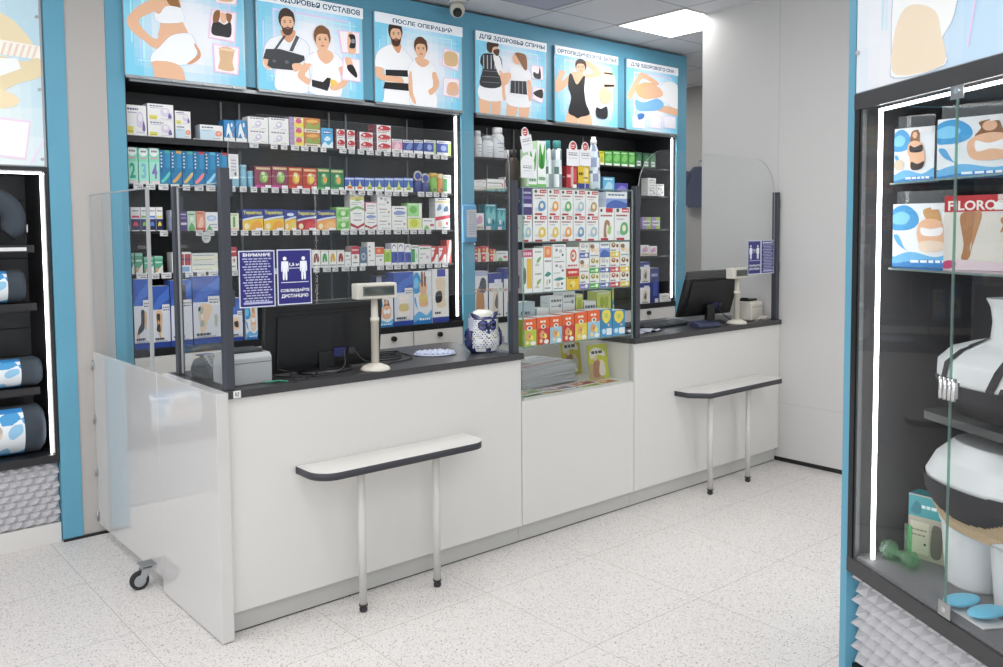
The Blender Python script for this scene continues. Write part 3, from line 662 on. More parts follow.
kind('skyblue', 'sky blue carton with white waves', lambda: A().R(0, 0, 1, 1, '4fb0e0').S([(0, .1), (.3, .3), (.6, .15), (1, .35), (1, 0), (.5, -.0), (0, 0)], 'e8f4fa').R(.15, .7, .85, .88, '2a6ab0').L(.2, .8, .76, .06, 'ffffff', 3).S([(.2, .4), (.5, .6), (.8, .45), (.5, .35)], 'd8eef8'), '3a9ad0')
def redw():
    return A().R(0, 0, .16, 1, '5a3040').S([(.22, .55), (.5, .95), (.92, .8), (.95, .5), (.6, .42)], 'c8303a').L(.22, .9, .3, .09, 'b83440', 4).L(.25, .8, .12, .07, '606070', 4).E(.45, .68, .08, .1, 'f4e8e8')
kind('redwhite', 'red and white carton', redw, '8a2c38')
kind('pinkw', 'pink and white carton', lambda: A().R(0, .25, 1, .8, 'e6a0b8').S([(.2, .3), (.5, .75), (.8, .5), (.6, .28)], 'f4d0dc').L(.1, .9, .86, .06, '707090', 4).L(.2, .8, .08, .08, '909090', 3), 'd890a8')
kind('navyw', 'dark blue and white carton', lambda: A().R(0, .22, 1, .8, '33489a').S([(.3, .3), (.5, .7), (.9, .75), (.8, .35)], '7a94d0').L(.1, .9, .86, .07, '505a80', 4).R(.1, .04, .7, .18, 'f4f4f4'), '2c3f88')
kind('navyg', 'dark blue carton with green edge', lambda: A().R(0, .2, .8, .82, '3a50a8').R(.8, 0, 1, .85, 'b4cc70').E(.45, .5, .2, .2, 'a0b4e0').L(.1, .9, .87, .06, '505a80', 4), '33489a')
def mint(n, c):
    return lambda: A().R(0, 0, 1, 1, 'a6e4d0').R(0, .62, 1, 1, '8edcc4').E(.5, .9, .42, .13, 'eef2f0').L(.22, .78, .88, .05, '6a7a78', 3).L(.15, .8, .7, .04, 'e8a0a8', 3).T(n, .25, .16, .5, .42, c).R(.2, .02, .95, .09, 'f0d8dc')
for n, c in (('2', '2fae8a'), ('3', '7fc4d8'), ('4', '8a7ac0')): kind('mint'+n, 'mint green carton numbered '+{'2': 'two', '3': 'three', '4': 'four'}[n], mint(n, c), '8ad0bc')
def denta(c1, c2):
    return lambda: A().R(0, 0, 1, 1, '2f7fae').R(.55, .5, 1, 1, '3a90c0').R(.5, .92, 1, 1, c1).R(.06, .35, .26, .96, '2a6a98').L(.1, .24, .5, .05, 'e8f0f4', 1).L(.1, .24, .6, .05, 'e8f0f4', 1).L(.1, .24, .7, .05, 'e8f0f4', 1).L(.1, .24, .8, .05, 'e8f0f4', 1).L(.1, .24, .9, .04, 'e8f0f4', 1).S([(.1, .12), (.3, .18), (.85, .38), (.95, .32), (.6, .15), (.2, .05)], c2).R(.4, .0, .6, .06, '5fae8a')
for i, (c1, c2, dn) in enumerate((('4fb8a0', '6ad0c0', 'teal stripe'), ('d8b060', 'd8a868', 'orange stripe'), ('60b8a8', 'e0c080', 'yellow stripe'), ('c84858', 'f08a90', 'pink stripe'), ('6ab8d8', '9ad4ec', 'light stripe'), ('b84a58', '3a506a', 'grey stripe'))):
    kind('denta%d' % i, 'tall blue carton with '+dn, denta(c1, c2), '28709c', nm='toothpaste_box')
kind('greytall', 'tall white grey printed carton', lambda: A().R(0, 0, 1, .25, '8ab8cc').R(.18, .3, .8, .95, 'e4e4e6').L(.25, .75, .8, .03, '9090a0', 3).L(.25, .75, .7, .03, '9090a0', 3).L(.25, .75, .6, .03, '9090a0', 3).L(.25, .75, .5, .03, '9090a0', 3).R(.55, .35, .75, .45, '707078'), 'c8ccd0')
def throat(base, mid, accent, lab):
    return lambda: A().R(0, 0, 1, 1, base).L(.08, .92, .84, .1, 'e8d8a0', 5).S([(.3, .35), (.35, .7), (.6, .76), (.8, .6), (.72, .3), (.5, .22)], mid).E(.6, .45, .16, .16, accent).E(.5, .66, .12, .07, 'd8e0c0').R(.0, .0, .55, .12, lab).R(.6, .0, .98, .13, 'f2f2f2')
kind('maroon', 'maroon carton with green fruit picture', throat('8a3a52', '7aa060', 'a8d070', 'd040a0'), '742e44')
kind('redor', 'red orange carton with lemon picture', throat('b8402c', 'd8a850', 'f0d860', 'd83a2a'), '9c3424')
kind('greenc', 'green carton with orange fruit picture', throat('2f7a4a', '4aa864', 'f0a850', '58b070'), '28683e')
def drop(c, b):
    return lambda: A().R(0, .3, 1, 1, c).R(0, .82, 1, .94, 'c8d4ec').S([(.25, .1), (.4, .45), (.5, .75), (.62, .45), (.8, .1)], 'd8e07a').E(.5, .2, .28, .12, b).R(.3, 0, .98, .14, 'f0f0f0')
kind('dropred', 'small blue carton with red flame', drop('3c5cb8', 'e8603a'), '34509c')
kind('dropyel', 'small blue carton with yellow drop', drop('3c68b4', '9cbf3a'), '34589c')
kind('whitegreen', 'white and green carton', lambda: A().R(0, .1, .5, .8, '3f9a5a').R(.5, .1, 1, .8, 'e2eee6').L(.1, .9, .86, .07, '606a60', 4).E(.7, .45, .14, .16, 'b8d8b8').R(.1, .0, .9, .08, 'f4f4f4'), 'd0d8d0')
def vita(c, d='2c2c60'):
    return lambda: A().R(0, 0, 1, .5, d).R(.08, .5, .92, .64, c).R(.0, .5, 1, .56, 'd0d4e8').L(.15, .85, .82, .05, '8080a0', 3).E(.5, .26, .26, .13, c).S([(.15, .02), (.3, .2), (.7, .2), (.85, .02)], '22224a').R(.1, -.0, .9, .04, 'f0f0f0')
for k_, c_ in (('red', 'd8405a'), ('green', '7ab84a'), ('blue', '5a8ad0'), ('yellow', 'e8d84a'), ('magenta', 'c03a90')): kind('vita'+k_, 'white navy carton with %s band' % k_, vita(c_), 'dcdce0')
kind('bluepack', 'white carton with blue squares', lambda: A().R(0, 0, 1, .65, '7f9cd0').S([(.1, .1), (.3, .6), (.8, .55), (.7, .1)], 'a8bce4').L(.1, .8, .8, .08, '6070a0', 3), 'c8d0e0')
kind('purplepack', 'dark purple striped carton', lambda: A().R(0, 0, 1, 1, '4a3c7a').R(0, .3, 1, .42, 'd8d0e8').R(0, .6, 1, .7, '8a78b8').L(.1, .9, .8, .07, 'd8d0f0', 3), '3c3066')
kind('palegreen', 'pale green carton', lambda: A().R(0, 0, 1, 1, 'c4dcc4').S([(.1, .1), (.5, .4), (.9, .1), (.7, 0), (.3, 0)], '6ab06a').L(.1, .9, .8, .07, '607a60', 4).E(.5, .6, .2, .12, 'e4f0e0'), 'b0c8b0')
kind('salmon', 'salmon orange carton', lambda: A().R(0, 0, 1, 1, 'e89a80').R(0, 0, 1, .16, 'd8604a').S([(.2, .2), (.5, .7), (.8, .6), (.7, .2)], 'f4c8b0').L(.1, .9, .86, .06, '904a3a', 3), 'd88a70')
kind('whiteoval', 'white carton with blue oval', lambda: A().E(.5, .68, .4, .16, 'a8c4e4').E(.5, .68, .28, .09, 'd4e4f4').S([(.1, 0), (.3, .3), (.5, .1), (.6, 0)], '6ab070').L(.3, .9, .3, .06, '8a94a4', 4).L(.4, .9, .15, .04, 'a0a0a8', 4), 'd8dcdc')
kind('cream', 'cream carton with green strip', lambda: A().R(0, 0, 1, 1, 'e8ecd0').R(.35, .2, .62, .8, '6aac70').L(.05, .95, .06, .07, 'e0a0a0', 3).L(.1, .9, .86, .06, '80a080', 3), 'd4d8bc')
def flu(lower, fruit, word=True):
    def f():
        a = A().R(0, 0, 1, 1, '2f3f94').P([(0, 0), (1, 0), (1, .58), (.3, .54), (0, .46)], lower).S([(0, .52), (.4, .62), (1, .70), (1, .62), (.5, .55), (0, .45)], 'd4e2f4')
        if word: a.T('Терафлю', .05, .72, .88, .2, 'f4ee50')
        else: a.E(.5, .78, .3, .08, 'd8ecf4')
        return a.E(.2, .2, .12, .14, 'f4e8c0').S([(.4, .1), (.55, .4), (.8, .45), (.95, .25), (.8, .06)], fruit).R(.62, 0, .98, .12, 'f0f0f0')
    return f
kind('fluyel', 'blue yellow flu remedy carton', flu('f0c840', 'f0a83a'), '28367e')
kind('flunar', 'narrow blue yellow flu carton', flu('f0c040', 'e8d070', False), '28367e')
kind('fluberry', 'blue flu carton with red berries', flu('b8303a', 'd84a50'), '28367e')
kind('fluor', 'blue flu carton with orange picture', flu('f0a860', 'f4c080'), '28367e')
kind('limestack', 'light green leafy carton', lambda: A().R(0, 0, 1, 1, '9ad080').S([(.1, .2), (.3, .7), (.6, .5), (.9, .8), (.8, .2)], '6cb858').E(.5, .45, .18, .2, 'd8f0c4').L(.1, .9, .86, .06, 'f0f8e8', 4).R(.4, 0, .95, .12, 'f2f2f2'), '84bc6c')
kind('goldw', 'white carton with gold band', lambda: A().R(0, .45, 1, .72, 'e4cf7a').S([(.3, .4), (.5, .6), (.8, .5), (.6, .35)], 'a8c070').L(.15, .85, .84, .06, '706a60', 4).L(.1, .8, .2, .05, '80a080', 4).R(.05, .05, .5, .12, 'b0c8a0'), 'dcdcd4')
kind('greenw', 'white carton with green swoosh', lambda: A().S([(0, .7), (.5, .95), (1, .75), (1, .6), (.5, .75), (0, .5)], '7ab868').L(.2, .8, .3, .08, '808890', 4).L(.3, .9, .12, .05, 'a0a8a0', 3), 'd8dcd8')
kind('redbase', 'white carton with red ribbon', lambda: A().P([(0, .35), (.5, .1), (1, .4), (1, .62), (.5, .3), (0, .6)], 'b03a3c').L(.2, .8, .78, .08, '806060', 4).L(.2, .9, .04, .05, '909090', 3), 'd8d4d0')
kind('magw', 'white carton with magenta edge', lambda: A().R(0, 0, .1, 1, 'c84a80').R(0, .88, 1, 1, 'd890b0').L(.2, .85, .55, .09, '8a5a78', 4).L(.2, .7, .3, .06, 'a0a0b0', 4), 'd890b0')
kind('bluewash', 'white carton with blue smear', lambda: A().S([(.1, .4), (.4, .62), (.9, .5), (.8, .3), (.3, .25)], '8aa0cc').L(.2, .85, .75, .1, '505a80', 4).L(.3, .9, .1, .07, 'a0a0a0', 4), 'd4d8dc')
kind('plainw', 'white carton with fine print', lambda: A().L(.15, .7, .7, .08, '8a6a50', 4).L(.15, .6, .45, .05, '909098', 4).E(.82, .5, .08, .12, 'c0a898').L(.3, .9, .12, .06, 'a8b0b0', 4), 'dcdcd8')
kind('dotw', 'white carton with grey dots', lambda: A().E(.3, .62, .1, .1, '9a949a').E(.6, .55, .12, .13, 'c8c0c4').L(.15, .85, .84, .07, '8a8a94', 4).E(.75, .3, .08, .09, '707078').L(.1, .6, .12, .06, '9ab0a0', 3), 'dcdcdc')
kind('yelgreen', 'white carton with lime yellow blotch', lambda: A().R(0, .1, 1, .9, 'e0ea9a').E(.45, .5, .28, .3, 'cfd640').L(.15, .85, .84, .06, '808858', 4).R(.5, 0, 1, .12, 'f4f4f0'), 'd0d898')
kind('appleg', 'white green carton with fruit', lambda: A().R(0, 0, .8, 1, 'a8dc94').E(.4, .5, .26, .28, '74c060').R(.8, 0, 1, 1, 'f0f4ee').L(.1, .7, .86, .06, 'f0f8ee', 4), '98cc84')
kind('wred', 'white carton with small red mark', lambda: A().R(.6, .3, .9, .5, 'c8586a').S([(.1, 0), (.3, .4), (.5, .2), (.5, 0)], '8ac470').L(.1, .8, .72, .1, '9090a0', 4), 'dcdcdc')
kind('bluedot', 'white gold carton with blue figure', lambda: A().R(0, .72, 1, .8, 'e0c860').S([(.1, .2), (.2, .5), (.35, .6), (.4, .3)], '7f9ab4').S([(.6, .15), (.62, .4), (.85, .5), (.9, .2)], '54708c').L(.2, .8, .88, .06, '707888', 4).R(.42, .1, .55, .6, 'd0ecf8'), 'd4d8dc')
kind('redflower', 'white carton with red flower', lambda: A().P([(0, .55), (1, .75), (1, .95), (0, .8)], 'c8384a').E(.3, .35, .14, .2, 'e8c8b0').E(.8, .4, .08, .12, 'c8384a').L(.5, .95, .1, .07, '909090', 3), 'd8d4d4')
def box4(cc, dn, nm_): kind(nm_, dn, lambda: A().S([(.2, .35), (.3, .75), (.7, .78), (.85, .4), (.6, .3), (.5, .5), (.4, .3)], cc).R(0, .88, 1, 1, 'e8e4dc').L(.1, .9, .08, .08, '909090', 4), 'd8d8d4')
box4('8a4a3a', 'white carton with brown shirt picture', 'shbrown'); box4('4aa858', 'white carton with green shirt picture', 'shgreen'); box4('d8b048', 'white carton with yellow shirt picture', 'shyellow'); box4('9c3a34', 'white carton with maroon shirt picture', 'shred')
kind('teal', 'small teal green carton', lambda: A().R(0, 0, 1, 1, '5aa888').P([(0, .0), (1, .5), (1, 0)], 'e8e8e0').R(0, .86, 1, 1, '8cc8b0').L(.1, .85, .6, .08, 'e4f4ec', 4).E(.3, .2, .16, .12, 'e8a888'), '4a9478')
kind('redpack', 'white carton with red blue squares', lambda: A().R(.3, .35, .62, .9, 'c04a50').R(.66, .35, .97, .9, 'b84850').R(.05, .05, .3, .5, 'd8604a').R(.4, .04, .9, .28, '8aa8c8').L(.34, .95, .6, .08, '3a4a80', 3), 'd4d0d0')
kind('paleyel', 'wide pale yellow carton', lambda: A().R(0, .0, 1, 1, 'e8e8de').R(0, .42, 1, .52, 'f0ecb0').L(.05, .9, .72, .09, '7a8a9a', 6).L(.1, .8, .25, .07, '8a9484', 6).R(0, .94, 1, 1, 'd8dce0'), 'd8d8cc')
kind('medred', 'white carton with red top', lambda: A().R(0, .6, 1, 1, 'b8404c').E(.5, .45, .25, .12, 'e0c0b8').L(.1, .9, .78, .06, 'f0e0e0', 3).L(.15, .8, .15, .06, '808080', 4).E(.55, .45, .1, .06, '606068'), 'c8a0a0')
kind('greyblue', 'grey blue carton with ring', lambda: A().R(0, .15, 1, 1, '64788e').E(.5, .5, .32, .2, 'b4c4d0').E(.5, .5, .18, .1, '64788e').R(.1, 0, .95, .12, 'f0f0f0'), '566a80')
kind('whitetall', 'tall white carton with dark dots', lambda: A().E(.3, .8, .1, .04, '505058').E(.3, .62, .1, .04, '505058').E(.3, .44, .1, .04, '70707a').L(.3, .9, .2, .04, '909098', 3), 'dcdcdc')
kind('orangetop', 'white carton with orange top', lambda: A().R(0, .62, 1, .98, 'e0683a').E(.4, .8, .25, .1, 'f0a070').L(.1, .9, .48, .06, '8a8a90', 4).E(.6, .3, .14, .07, 'b0b0b8'), 'd8ccc4')
kind('lime', 'lime green carton', lambda: A().R(0, .2, 1, .95, 'b4d034').S([(.2, .3), (.4, .8), (.8, .7), (.7, .3)], '7ac04a').R(.1, .0, .95, .14, 'f0f0f0').L(.15, .85, .84, .05, 'f0f8d0', 3), '9cba2c')
kind('arcblue', 'white blue carton with arc', lambda: A().R(0, .1, 1, .6, '4058b0').E(.45, .78, .34, .16, '5a5a90').E(.45, .74, .3, .14, 'f0f0f0').R(.5, .2, 1, .5, '2f4494').R(.05, 0, .8, .09, 'f0f0f0'), 'd4d8e8')
kind('greentext', 'white carton with green word', lambda: A().L(.1, .9, .78, .08, '4a9a68', 3).R(0, .94, 1, 1, 'c84858').E(.7, .35, .12, .1, 'e0b8d0').L(.1, .6, .5, .05, 'a0a0a8', 4).L(.1, .3, .3, .05, '5a9a7a', 2), 'd8dcd8')
kind('redwave', 'red and white wavy carton', lambda: A().S([(0, .3), (.3, .5), (.6, .95), (1, .9), (1, .55), (.7, .5), (.4, .2), (0, .1)], 'cc3a3c').R(0, .9, 1, 1, 'c03438').L(.1, .6, .7, .07, 'b04040', 3).R(.6, 0, 1, .1, 'f0f0f0'), 'c8b8b4')
kind('redtri', 'tall red white carton', lambda: A().R(0, 0, 1, 1, 'd8d0cc').P([(0, .2), (.6, 1), (0, 1)], 'c83a34').P([(.4, 0), (1, 0), (1, .6)], 'c8504a'), 'b03430')
# orthopaedic cartons
def ortho(img):
    def f():
        a = A().R(0, 0, 1, .09, '2c4a9c').R(0, .62, 1, 1, '3a5cb0').S([(0, .62), (.3, .8), (.7, .9), (1, .98), (1, .8), (.6, .72), (.3, .62)], '4a74c8').R(0, .09, 1, .62, 'dfe2ea').R(.55, .56, .98, .70, 'e8e8ec').L(.6, .94, .64, .02, '8a8a90', 3).L(.6, .94, .60, .02, '707078', 2)
        if img == 'ankle': a.S([(.42, .55), (.62, .54), (.6, .36), (.55, .28), (.3, .22), (.18, .22), (.24, .3), (.4, .38)], '3c4048').S([(.62, .52), (.75, .5), (.7, .3), (.62, .3)], 'e0b890').S([(.12, .25), (.2, .22), (.3, .2), (.16, .17)], 'e0b890')
        if img == 'knee': a.S([(.2, .58), (.52, .58), (.5, .3), (.4, .15), (.25, .3)], 'e0b890').S([(.22, .54), (.42, .54), (.4, .4), (.42, .26), (.2, .28), (.24, .4)], '4a4440').E(.32, .41, .06, .035, 'd8a070')
        if img == 'brace': a.S([(.2, .55), (.6, .58), (.7, .5), (.5, .3), (.4, .18), (.25, .2)], 'ecd0b0').S([(.22, .52), (.36, .54), (.34, .4), (.4, .28), (.24, .26), (.26, .4)], 'a8bcb4').E(.31, .4, .05, .05, 'e8e4d8').S([(.78, .42), (.9, .4), (.86, .25), (.78, .27)], 'b8c4b4').P([(.18, .54), (.26, .56), (.26, .5), (.18, .48)], '2c2c30')
        if img == 'shoulder': a.S([(.2, .5), (.5, .56), (.7, .5), (.75, .3), (.3, .25)], 'ead0b4').S([(.28, .44), (.6, .46), (.62, .32), (.34, .34)], '3c3a40')
        if img == 'waist': a.S([(.25, .56), (.75, .56), (.7, .38), (.8, .2), (.2, .2), (.3, .38)], 'f0e8e2').S([(.3, .4), (.7, .4), (.72, .28), (.28, .28)], 'd8c890')
        return a.L(.1, .62, .125, .035, '3a3e48', 4).L(.12, .8, .1, .012, '9a9aa2', 8)
    return f
kind('oankle', 'large blue white carton picturing dark ankle support', ortho('ankle'), '3454a4', depth=.1, nm='orthosis_box')
kind('oknee', 'large blue white carton picturing knee support', ortho('knee'), '3454a4', depth=.1, nm='orthosis_box')
kind('obrace', 'large blue white carton picturing green brace', ortho('brace'), '3454a4', depth=.1, nm='orthosis_box')
kind('oshould', 'large blue white carton picturing shoulder support', ortho('shoulder'), '3454a4', depth=.1, nm='orthosis_box')
kind('owaist', 'large blue white carton picturing waist belt', ortho('waist'), '3454a4', depth=.1, nm='orthosis_box')
def under(v=0):
    def f():
        a = A().R(0, 0, 1, 1, 'e6ebf0').R(0, 0, 1, .16, '2f7fc4').S([(0, .14), (.3, .24), (.7, .16), (1, .26), (1, .1), (.5, .12), (0, .05)], '6ab4e4').L(.3, .9, .07, .04, 'eaf2fa', 4)
        a.S([(0, .9), (.2, .98), (.38, .86), (.42, .7), (.3, .6), (.1, .58), (0, .62)], '3a9ad4').S([(.0, .82), (.15, .88), (.28, .8), (.2, .68), (0, .7)], '7cc8ee').S([(.02, .5), (.1, .35), (.3, .22), (.2, .3), (.1, .5)], '5aa8dc')
        if v == 0:   # bust with white bra
            a.S([(.5, .9), (.7, .92), (.76, .78), (.8, .66), (.46, .66), (.52, .8)], HAIRB).E(.62, .83, .085, .085, SK).S([(.42, .65), (.62, .72), (.84, .66), (.88, .5), (.8, .3), (.45, .3), (.36, .5)], SK).S([(.46, .6), (.58, .56), (.66, .56), (.82, .6), (.8, .44), (.64, .46), (.48, .43)], 'f4f4f6')
        elif v == 1: # maternity with black band
            a.S([(.44, .92), (.62, .94), (.64, .8), (.62, .7), (.42, .7)], HAIRB).E(.52, .86, .06, .06, SK).S([(.36, .7), (.5, .76), (.7, .7), (.76, .55), (.78, .42), (.72, .28), (.44, .26), (.4, .45), (.34, .55)], SK).S([(.4, .68), (.52, .64), (.7, .68), (.7, .56), (.42, .56)], BK).S([(.44, .38), (.6, .34), (.76, .38), (.7, .25), (.46, .24)], '3a2a2a').E(.14, .34, .13, .1, 'd8c8b0')
        elif v == 2:
            a.E(.6, .84, .07, .07, SK).S([(.5, .9), (.7, .92), (.78, .72), (.66, .74), (.54, .76)], 'c89860').S([(.44, .7), (.6, .76), (.78, .7), (.84, .5), (.78, .32), (.5, .3), (.4, .5)], SK).S([(.46, .62), (.62, .6), (.8, .62), (.76, .5), (.5, .5)], 'f0eef0').S([(.44, .38), (.6, .42), (.82, .38), (.78, .26), (.48, .25)], 'e8d4c0')
        elif v == 3:
            a.S([(.3, .75), (.5, .8), (.72, .75), (.7, .55), (.78, .35), (.3, .35), (.36, .55)], SK).S([(.32, .55), (.72, .55), (.74, .42), (.32, .42)], 'e0c880').S([(.4, .95), (.5, .98), (.5, .74), (.42, .72)], HAIRB).S([(.56, .95), (.68, .98), (.66, .74), (.58, .72)], HAIRB)
        return a.R(.62, .9, .95, .98, 'f0f0f2')
    return f
for i, d in enumerate(('picturing a white bra', 'picturing a black maternity band', 'picturing pale underwear', 'picturing a beige waist belt')): kind('under%d' % i, 'blue white carton '+d, under(i), 'd0dce8', depth=.05, nm='underwear_box')
kind('bluebk', 'blue white striped carton', lambda: A().R(0, 0, .3, 1, 'e0e4ec').R(.3, 0, .5, 1, '4a5cb4').R(.5, 0, .85, 1, 'd8dce8').R(.85, 0, 1, 1, '4050a8').R(0, 0, 1, .1, '3a4a9c'), '3c4c98')
kind('waistw', 'white carton picturing dark waist support', lambda: A().R(0, 0, 1, .1, '3a4a9c').R(.3, .86, .8, 1, '4a50a8').S([(.2, .8), (.5, .84), (.8, .78), (.74, .5), (.8, .3), (.3, .3), (.3, .55)], 'ead8bc').S([(.22, .56), (.55, .58), (.56, .4), (.22, .38)], '34343a').L(.15, .5, .16, .04, '303040', 3), 'd0d4dc', depth=.05, nm='orthosis_box')
# showcase cartons
def baby(pic, seed=0):
    def f():
        a = A().R(.48, .84, .94, .97, 'c8323a').L(.55, .9, .88, .04, 'f8e8e8', 2).E(.2, .9, .1, .06, '5a504c').L(.1, .8, .72, .05, 'a04048', 4, seed).L(.15, .6, .62, .03, '9a9aa0', 4).R(.12, .0, .62, .07, 'b83038')
        a.S([(.35, .2), (.4, .45), (.6, .55), (.82, .48), (.85, .25), (.6, .15)], pic).E(.6, .36, .12, .1, 'f4ead0').E(.22, .22, .1, .07, 'd8dce4')
        return a
    return f
for n_, c_, d_ in (('y', 'e4c45a', 'yellow'), ('g', '6ab07a', 'green'), ('b', '6a9ac8', 'blue'), ('o', 'e8a05a', 'orange'), ('t', 'b89c74', 'brown'), ('p', 'a8c0d0', 'grey')): kind('baby'+n_, 'white red-labelled baby food carton, %s picture' % d_, baby(c_, ord(n_)), 'e4e4e2', depth=.09, nm='baby_food_box')
kind('oats', 'wide white red-labelled carton with brown curl', lambda: A().R(.45, .84, .92, .97, 'c8323a').E(.15, .9, .08, .05, '5a504c').L(.1, .85, .72, .05, 'a04048', 5).S([(.3, .12), (.34, .5), (.5, .62), (.7, .55), (.68, .4), (.52, .48), (.46, .3), (.5, .1)], 'a8805a').S([(.55, .2), (.6, .4), (.8, .42), (.76, .2)], 'b4cc8a').R(.1, 0, .6, .07, 'b83038'), 'e4e4e2', depth=.09, nm='baby_food_box')
kind('bluewhite2', 'wide white blue carton', lambda: A().R(0, 0, 1, .6, '8ca4d8').S([(0, .2), (.4, .5), (1, .3), (1, .05), (0, .0)], '4a68b4').L(.1, .9, .78, .09, '5a6a9c', 5), 'c0ccdc')
kind('tealw', 'white carton with teal leaf', lambda: A().S([(.1, .72), (.5, .88), (.9, .78), (.5, .66)], '3f9088').E(.4, .4, .13, .16, 'd8c8b8').E(.7, .45, .08, .1, '6a7478').L(.1, .8, .12, .06, '808a88', 4), 'dcdcda')
kind('leafw', 'white carton with green leaf', lambda: A().S([(.35, .4), (.5, .55), (.8, .6), (.65, .42), (.5, .35)], '8ab86a').L(.2, .85, .8, .06, '8a8a80', 4).L(.2, .6, .2, .05, 'b0b0a0', 3).E(.4, .3, .1, .06, 'd8d0b0'), 'dededa')
kind('orangep', 'white carton with orange patch', lambda: A().R(.05, .5, .95, .98, 'e88a52').E(.5, .75, .22, .14, 'f4b890').L(.1, .9, .3, .08, '908a88', 3), 'dededa')
kind('faces', 'white carton with sleeping face picture', lambda: A().E(.3, .62, .22, .26, 'e8c8a4').E(.26, .74, .22, .14, '8a6a48').E(.34, .6, .03, .02, '503828').S([(.5, .5), (.9, .6), (.95, .35), (.6, .3)], 'f0e0d0').L(.1, .9, .1, .08, '909090', 5), 'dededa')
kind('redring', 'white carton with red ring', lambda: A().E(.55, .6, .26, .3, 'd8604a').E(.55, .6, .16, .18, 'f4e0d0').E(.5, .6, .07, .08, '8a5a48').L(.1, .9, .1, .08, 'c06060', 4), 'dededa')
kind('redyel', 'red over yellow carton', lambda: A().R(0, .62, 1, 1, 'cc3c3e').R(0, 0, 1, .62, 'e8c030').L(.15, .85, .78, .1, 'f8e0d0', 3).L(.1, .9, .52, .08, '6a5020', 4).E(.5, .28, .2, .16, 'f0dc80').E(.35, .2, .07, .05, 'a06a30'), 'c8a028')
def cook(c, d):
    return lambda: A().R(0, .58, 1, 1, 'f0ecdc').E(.35, .8, .22, .16, d).E(.35, .84, .1, .07, 'f0d8c0').E(.75, .75, .12, .12, d).R(0, 0, 1, .34, c).E(.7, .18, .16, .12, 'f4f4e8').L(.06, .6, .42, .07, '504a58', 3).L(.1, .5, .1, .07, 'f4f4f4', 2)
for n_, c_, d_, e_ in (('p', '8a7ac0', '8a8440', 'purple'), ('g', '4ab04a', 'a89a50', 'green'), ('n', '5a6ab0', 'b8c0d0', 'blue'), ('r', 'c8404a', 'a85040', 'red'), ('y', 'e8c840', '7a4a30', 'yellow')): kind('cook'+n_, 'white picture carton with %s base' % e_, cook(c_, d_), 'd8d8d0', depth=.09, nm='baby_food_box')
def snack(c, d='e8622a'):
    return lambda: A().R(0, .6, 1, 1, d).L(.25, .8, .8, .08, 'fbe8d8', 2).R(0, 0, 1, .6, c).E(.5, .66, .2, .08, 'f4f0e8').E(.5, .66, .1, .05, '6a6a58').S([(.2, .38), (.4, .52), (.62, .42), (.55, .25), (.3, .24)], 'e8a870').E(.66, .3, .12, .1, 'f4e070').E(.3, .14, .12, .08, 'f0d8a8').E(.72, .1, .2, .08, 'f0f0ec').E(.48, .36, .05, .04, '8a4a30')
for n_, c_, e_ in (('l', 'b8c83a', 'lime'), ('r', 'c83a34', 'red'), ('b', '9cc8dc', 'pale blue'), ('y', 'e8cf4a', 'yellow')): kind('snack'+n_, 'orange topped carton with %s lower half' % e_, snack(c_), 'd8582a' if n_ != 'l' else 'a8bc34', depth=.09, nm='snack_box')
kind('shield', 'blue carton with yellow shield', lambda: A().R(0, 0, 1, 1, '2f8cc0').R(0, 0, 1, .3, '46a0d4').S([(.18, .92), (.5, .98), (.82, .92), (.84, .66), (.5, .48), (.16, .66)], 'f0d84a').E(.5, .76, .16, .1, 'b8c860').R(.5, .06, .96, .3, 'eef0f0').E(.28, .2, .16, .1, 'c8e4f0').E(.68, .42, .08, .05, 'f0d0a8'), '267aa8', depth=.09, nm='snack_box')
kind('tealshield', 'teal carton with yellow shield', lambda: A().R(0, 0, 1, 1, '2f9a88').S([(.18, .95), (.5, 1), (.82, .95), (.84, .6), (.5, .4), (.16, .6)], 'f0d84a').E(.5, .72, .16, .12, 'e8e4a0').R(.5, .06, .96, .26, 'e0ece8'), '268474', depth=.09, nm='snack_box')
kind('wipes', 'white soft pack with dark specks', lambda: A().L(.1, .9, .6, .16, '606a74', 3).L(.1, .8, .25, .08, 'a0a8b0', 3).E(.8, .3, .1, .14, '8a9aa8'), 'd4d8da')
kind('cyanpack', 'cyan and grey pack', lambda: A().R(0, 0, 1, .6, '7cc4d8').R(0, .6, 1, 1, 'b8c8d0').L(.2, .7, .7, .07, '607078', 3), '6cb0c4')
kind('limebox', 'lime yellow carton', lambda: A().R(0, 0, 1, 1, 'd4dc74').E(.35, .5, .16, .26, 'a8b83a').E(.65, .5, .16, .26, 'b4c04a').L(.1, .9, .86, .1, 'f0f4d0', 4), 'bcc468')
kind('magtop', 'white carton with magenta top', lambda: A().R(0, .84, 1, 1, 'c83c6c').R(.45, .1, .95, .8, 'e8b84a').E(.25, .4, .14, .2, '606a60').L(.1, .9, .88, .07, 'f4d0dc', 3), 'd0c0c8')
kind('greenb', 'white green leaf patterned pack', lambda: A().S([(.1, .5), (.3, .95), (.6, .7), (.9, .95), (.85, .5), (.5, .4)], '4aa83c').S([(.3, .45), (.5, .75), (.7, .45)], '2f7a34').R(0, .12, 1, .28, 'e4eee4').L(.1, .9, .16, .07, '508a60', 4).R(0, 0, 1, .08, '6ab85a'), 'b8d4b0', depth=.08)
kind('darkgreen', 'dark green carton with white label', lambda: A().R(0, 0, 1, 1, '2f5a40').S([(.1, .4), (.5, .9), (.9, .6), (.6, .35)], '4a8458').R(.2, .1, .8, .42, 'dfe4e0').L(.25, .75, .22, .1, '606060', 2), '284c36')
